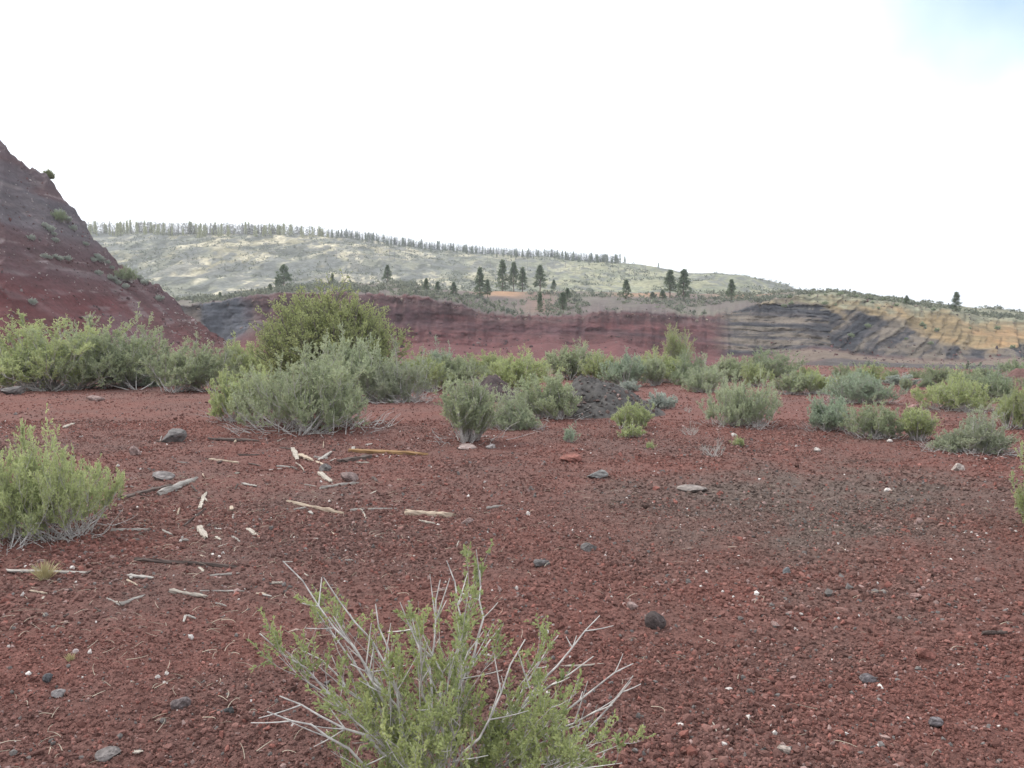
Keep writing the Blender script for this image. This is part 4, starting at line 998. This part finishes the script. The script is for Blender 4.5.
# ------------------------------------------------------------------ weathered wood lying on the cinder
M_wood = {
 'grey': mat_noise('weathered_grey_wood', (.20, .185, .17), (.40, .37, .34), 14, .003, stretch=(.6, 8, 8)),
 'dark': mat_noise('dark_rotten_wood', (.055, .042, .038), (.13, .10, .09), 14, .003, stretch=(.6, 8, 8)),
 'ochre': mat_noise('ochre_wood', (.17, .10, .05), (.29, .18, .09), 12, .003, stretch=(.6, 8, 8)),
 'pale': mat_noise('bleached_wood', (.24, .21, .18), (.45, .405, .35), 14, .002, stretch=(.6, 8, 8)),
 'tan': mat_noise('tan_wood', (.30, .23, .17), (.48, .40, .32), 14, .003, stretch=(.6, 8, 8)),
}
def wood(x1, y1, x2, y2, th, m, label, seed, name='stick', plank=False, taper=.6, bend=.02, cat=None):
    """a broken board (plank) or a weathered stick from one ground point to another, lying on the cinder"""
    rng = np.random.default_rng(seed)
    a = np.array(G(x1, y1)); b_ = np.array(G(x2, y2)); k = (a[1] + b_[1]) / 2 / F; T = th * k
    L_ = np.linalg.norm(b_ - a); d = (b_ - a) / max(L_, 1e-6)
    n = 10; t_ = np.linspace(0, 1, n)
    side = unit(np.cross(d, [0, 0, 1]))
    thin = .7 if name in ('wood_chip', 'wood_chunk') else .9
    C_ = np.outer(t_, [L_, 0, 0]) + np.outer(np.sin(t_ * np.pi) * rng.normal(0, bend * (.3 if plank else 1)) * L_, [0, 1, 0]) + rng.normal(0, .06 * T, (n, 3)) * [0, 1, .4]
    Wd = T * thin * (1.25 if plank else .62) * (1 + (.05 if plank else .14) * rng.normal(size=n)) * np.interp(t_, [0, .04, .75, 1], [.85, 1, 1, taper])
    Ht = thin * (T * .24 if plank else T * .5) * (1 + .10 * rng.normal(size=n)) * np.interp(t_, [0, .8, 1], [1, 1, taper])
    th_ = np.array([0, 1, 2, 3, 4, 5, 6, 7]) * np.pi / 4 + np.pi / 8
    ca, sa = np.cos(th_), np.sin(th_)
    if plank: ca = np.sign(ca) * np.abs(ca) ** .25; sa = np.sign(sa) * np.abs(sa) ** .25
    V = C_[:, None] + Wd[:, None, None] * .5 * ca[None, :, None] * np.array([0, 1, 0]) + Ht[:, None, None] * sa[None, :, None] * np.array([0, 0, 1])
    V += rng.normal(0, .05 * T, V.shape) * [.3, 1, 1]
    V[0, :, 0] += rng.normal(0, .25 * T, 8); V[-1, :, 0] += rng.normal(0, .4 * T, 8)      # splintered ends
    idx = np.arange(n * 8).reshape(n, 8)
    q_ = np.stack([idx[:-1], np.roll(idx[:-1], -1, 1), np.roll(idx[1:], -1, 1), idx[1:]], -1).reshape(-1, 4)
    V = V.reshape(-1, 3)
    caps = np.array([idx[0][::-1], idx[-1]])
    o = mk(name, V, [q_, caps], M_wood[m])
    o.location = tuple(a + [0, 0, T * .16 + .004]); o.rotation_euler = (0, -math.asin(d[2]), math.atan2(d[1], d[0]))
    tag(o, label, cat or ('board' if plank else 'stick'))
    return o
WOOD = [
 (210, 440, 257, 442, 5, 'dark', 1, 'plank', 'dark brown flat plank below the large pale green sagebrush'),
 (348, 452, 424, 456, 7, 'ochre', 1, 'plank', 'long ochre board, the most colourful piece of wood on the flat'),
 (341, 463, 372, 458, 8, 'dark', 1, 'broken_block', 'dark broken block of wood tucked under the ochre board'),
 (293, 449, 297, 461, 5, 'pale', 1, 'wood_chip', 'bleached chip standing left of the brown splintered chunk'),
 (299, 456, 312, 461, 6, 'tan', 1, 'wood_chunk', 'brown splintered chunk between two pale chips'),
 (319, 461, 331, 453, 4, 'grey', 1, 'wood_chip', 'grey slanting chip right of the brown splintered chunk'),
 (296, 464, 304, 472, 2, 'pale', 0, 'stick', 'thin white stick below the bleached chip'),
 (320, 474, 331, 483, 6, 'pale', 1, 'wood_chip', 'broad cream-white chip below the lumpy grey stone'),
 (321, 489, 357, 484, 3.5, 'grey', 0, 'stick', 'straight grey stick below the reddish-grey flat stone'),
 (287, 503, 343, 515, 4.5, 'tan', 0, 'stick', 'long tapered tan-grey stick in the middle of the wood scatter'),
 (350, 512, 396, 510, 3, 'grey', 0, 'stick', 'thin grey stick pointing at the stub log'),
 (361, 511, 366, 520, 2.5, 'pale', 0, 'stick', 'short pale twig under the thin grey stick'),
 (406, 515, 452, 518, 8, 'tan', 0, 'stub_log', 'stub log with a pale sawn end, right of the wood scatter'),
 (419, 522, 434, 525, 3, 'pale', 0, 'stick', 'pale splinter under the stub log'),
 (209, 460, 239, 464, 3, 'tan', 0, 'stick', 'pale tan stick below the dark brown plank'),
 (239, 456, 259, 456, 3, 'dark', 0, 'stick', 'short dark stick right of the pale tan one'),
 (277, 467, 295, 468, 2, 'grey', 0, 'stick', 'very thin grey twig left of the thin white stick'),
 (200, 510, 206, 494, 4, 'pale', 1, 'wood_chip', 'upright-pointing bleached sliver right of the split log'),
 (160, 496, 196, 481, 8, 'grey', 0, 'split_log', 'short split grey log lying on the dark plank'),
 (123, 499, 172, 487, 6, 'dark', 1, 'plank', 'dark rotten plank beside the near sagebrush'),
 (199, 529, 206, 539, 7, 'pale', 1, 'wood_chip', 'thick cream chip alone on the cinder'),
 (184, 527, 206, 510, 2.5, 'dark', 0, 'stick', 'thin dark twig slanting above the thick cream chip'),
 (112, 532, 146, 531, 4, 'grey', 0, 'stick', 'grey stick right of the base of the near sagebrush'),
 (136, 537, 153, 530, 3, 'dark', 0, 'stick', 'dark stick crossing the end of a grey stick'),
 (135, 561, 236, 568, 4.5, 'dark', 0, 'stick', 'longest dark grey-brown stick, below the white pebble trio'),
 (129, 578, 153, 580, 4, 'grey', 1, 'plank', 'short grey plank below the longest dark stick'),
 (5, 573, 86, 575, 4.5, 'grey', 1, 'plank', 'long grey plank behind the yellow grass tuft'),
 (210, 578, 238, 576, 2.5, 'grey', 0, 'stick', 'thin grey stick right of the short grey plank'),
 (64, 428, 75, 424, 4, 'pale', 1, 'wood_chip', 'pale chip above the near sagebrush'),
 (177, 517, 180, 509, 3, 'tan', 0, 'stick', 'tiny upright tan stick left of the bleached sliver'),
 (248, 530, 257, 538, 5, 'pale', 1, 'wood_chip', 'pale flat chip right of the thick cream one'),
 (170, 592, 206, 600, 5, 'pale', 0, 'stick', 'thick cream-coloured crooked stick on the near cinder'),
 (120, 606, 144, 598, 4.5, 'grey', 0, 'stick', 'dull grey stick left of the cream-coloured crooked one'),
 (200, 592, 246, 594, 2, 'grey', 0, 'stick', 'long thin twig behind the cream-coloured crooked stick'),
 (134, 760, 142, 757, 5, 'pale', 1, 'wood_chip', 'small white chip near the bottom border on the left'),
 (30, 594, 46, 597, 2.5, 'tan', 0, 'stick', 'reddish-tan twig below the long grey plank'),
 (983, 636, 1006, 634, 5, 'dark', 0, 'stick', 'short dark stick on red cinder at the right border'),
 (486, 509, 500, 507, 3, 'grey', 0, 'stick', 'small grey stick alone right of the stub log'),
 (457, 548, 459, 542, 2.5, 'pale', 0, 'stick', 'tiny pale stick above the small yellow-green sprig'),
 (560, 668, 604, 667, 2.5, 'pale', 0, 'stick', 'fallen pale twig right of the nearest bush'),
 (700, 640, 716, 648, 2, 'pale', 0, 'stick', 'thin pale straw right of the dark brown rock'),
 (712, 726, 717, 738, 2, 'pale', 0, 'stick', 'bent pale straw above the lower white pebble'),
 (720, 737, 731, 730, 2, 'pale', 0, 'stick', 'pale straw crossing beside the bent one'),
 (738, 690, 750, 698, 2, 'pale', 0, 'stick', 'curved pale straw above the lower white pebbles'),
]
for q, (x1, y1, x2, y2, th, m, pl, nm, lab) in enumerate(WOOD):
    o = wood(x1, y1, x2, y2, th, m, lab, 900 + q, nm, bool(pl), cat={'plank': 'board', 'wood_chip': 'wood chip', 'wood_chunk': 'wood chip', 'broken_block': 'board', 'stub_log': 'log', 'split_log': 'log'}.get(nm, 'stick'))

rw = np.random.default_rng(222)
for q in range(70):
    if q < 52: x1, y1 = rw.normal(235, 95), rw.normal(500, 42)
    else: x1, y1 = rw.uniform(20, 300), rw.uniform(560, 620)
    if x1 < 122 and y1 < 545: x1 += 130
    y1 = max(y1, 442); a_ = rw.normal(0, .9); L_ = rw.uniform(4, 15)
    wood(x1, y1, x1 + L_ * math.cos(a_), y1 + L_ * .45 * math.sin(a_), rw.uniform(1.2, 3.2), rw.choice(['grey', 'grey', 'dark', 'pale', 'tan']), 'one of the small wood splinters scattered round the larger boards and sticks', 2000 + q, 'wood_splinter', rw.uniform() < .5, cat='wood splinter')['group'] = 'splinters in the wood scatter'

# straws and bits of twig nobody could count
n = 1500
D = np.sqrt(rs.uniform(2.0 ** 2, 9.5 ** 2, n)); px = np.where(rs.uniform(0, 1, n) < .7, rs.normal(180, 190, n), rs.uniform(-100, 1124, n))
p = np.stack([(px - 512) / F * D, D], -1); a = rs.uniform(0, 6.28, n); ln = rs.uniform(.02, .11, n)
h = ground_z(p[:, 0], p[:, 1]) + detail(p[:, 0], p[:, 1])
P0 = np.stack([p[:, 0], p[:, 1], h + .012], -1); e = P0 + np.stack([np.cos(a) * ln, np.sin(a) * ln, rs.uniform(-.004, .02, n)], -1)
m_ = (P0 + e) / 2 + rs.normal(0, .2, (n, 3)) * ln[:, None] * [1, 1, .2] + [0, 0, .012]
V, F_ = tubes(bez(P0, m_, e, 5), rs.uniform(.0009, .0022, n), np.full(n, .0007))
o = mk('straw_litter', V, [F_], mat_noise('straw_bits', (.30, .25, .19), (.52, .46, .37), 3, .0005)); o['kind'] = 'stuff'; o['label'] = 'bits of dry straw and twig strewn on the cinder'
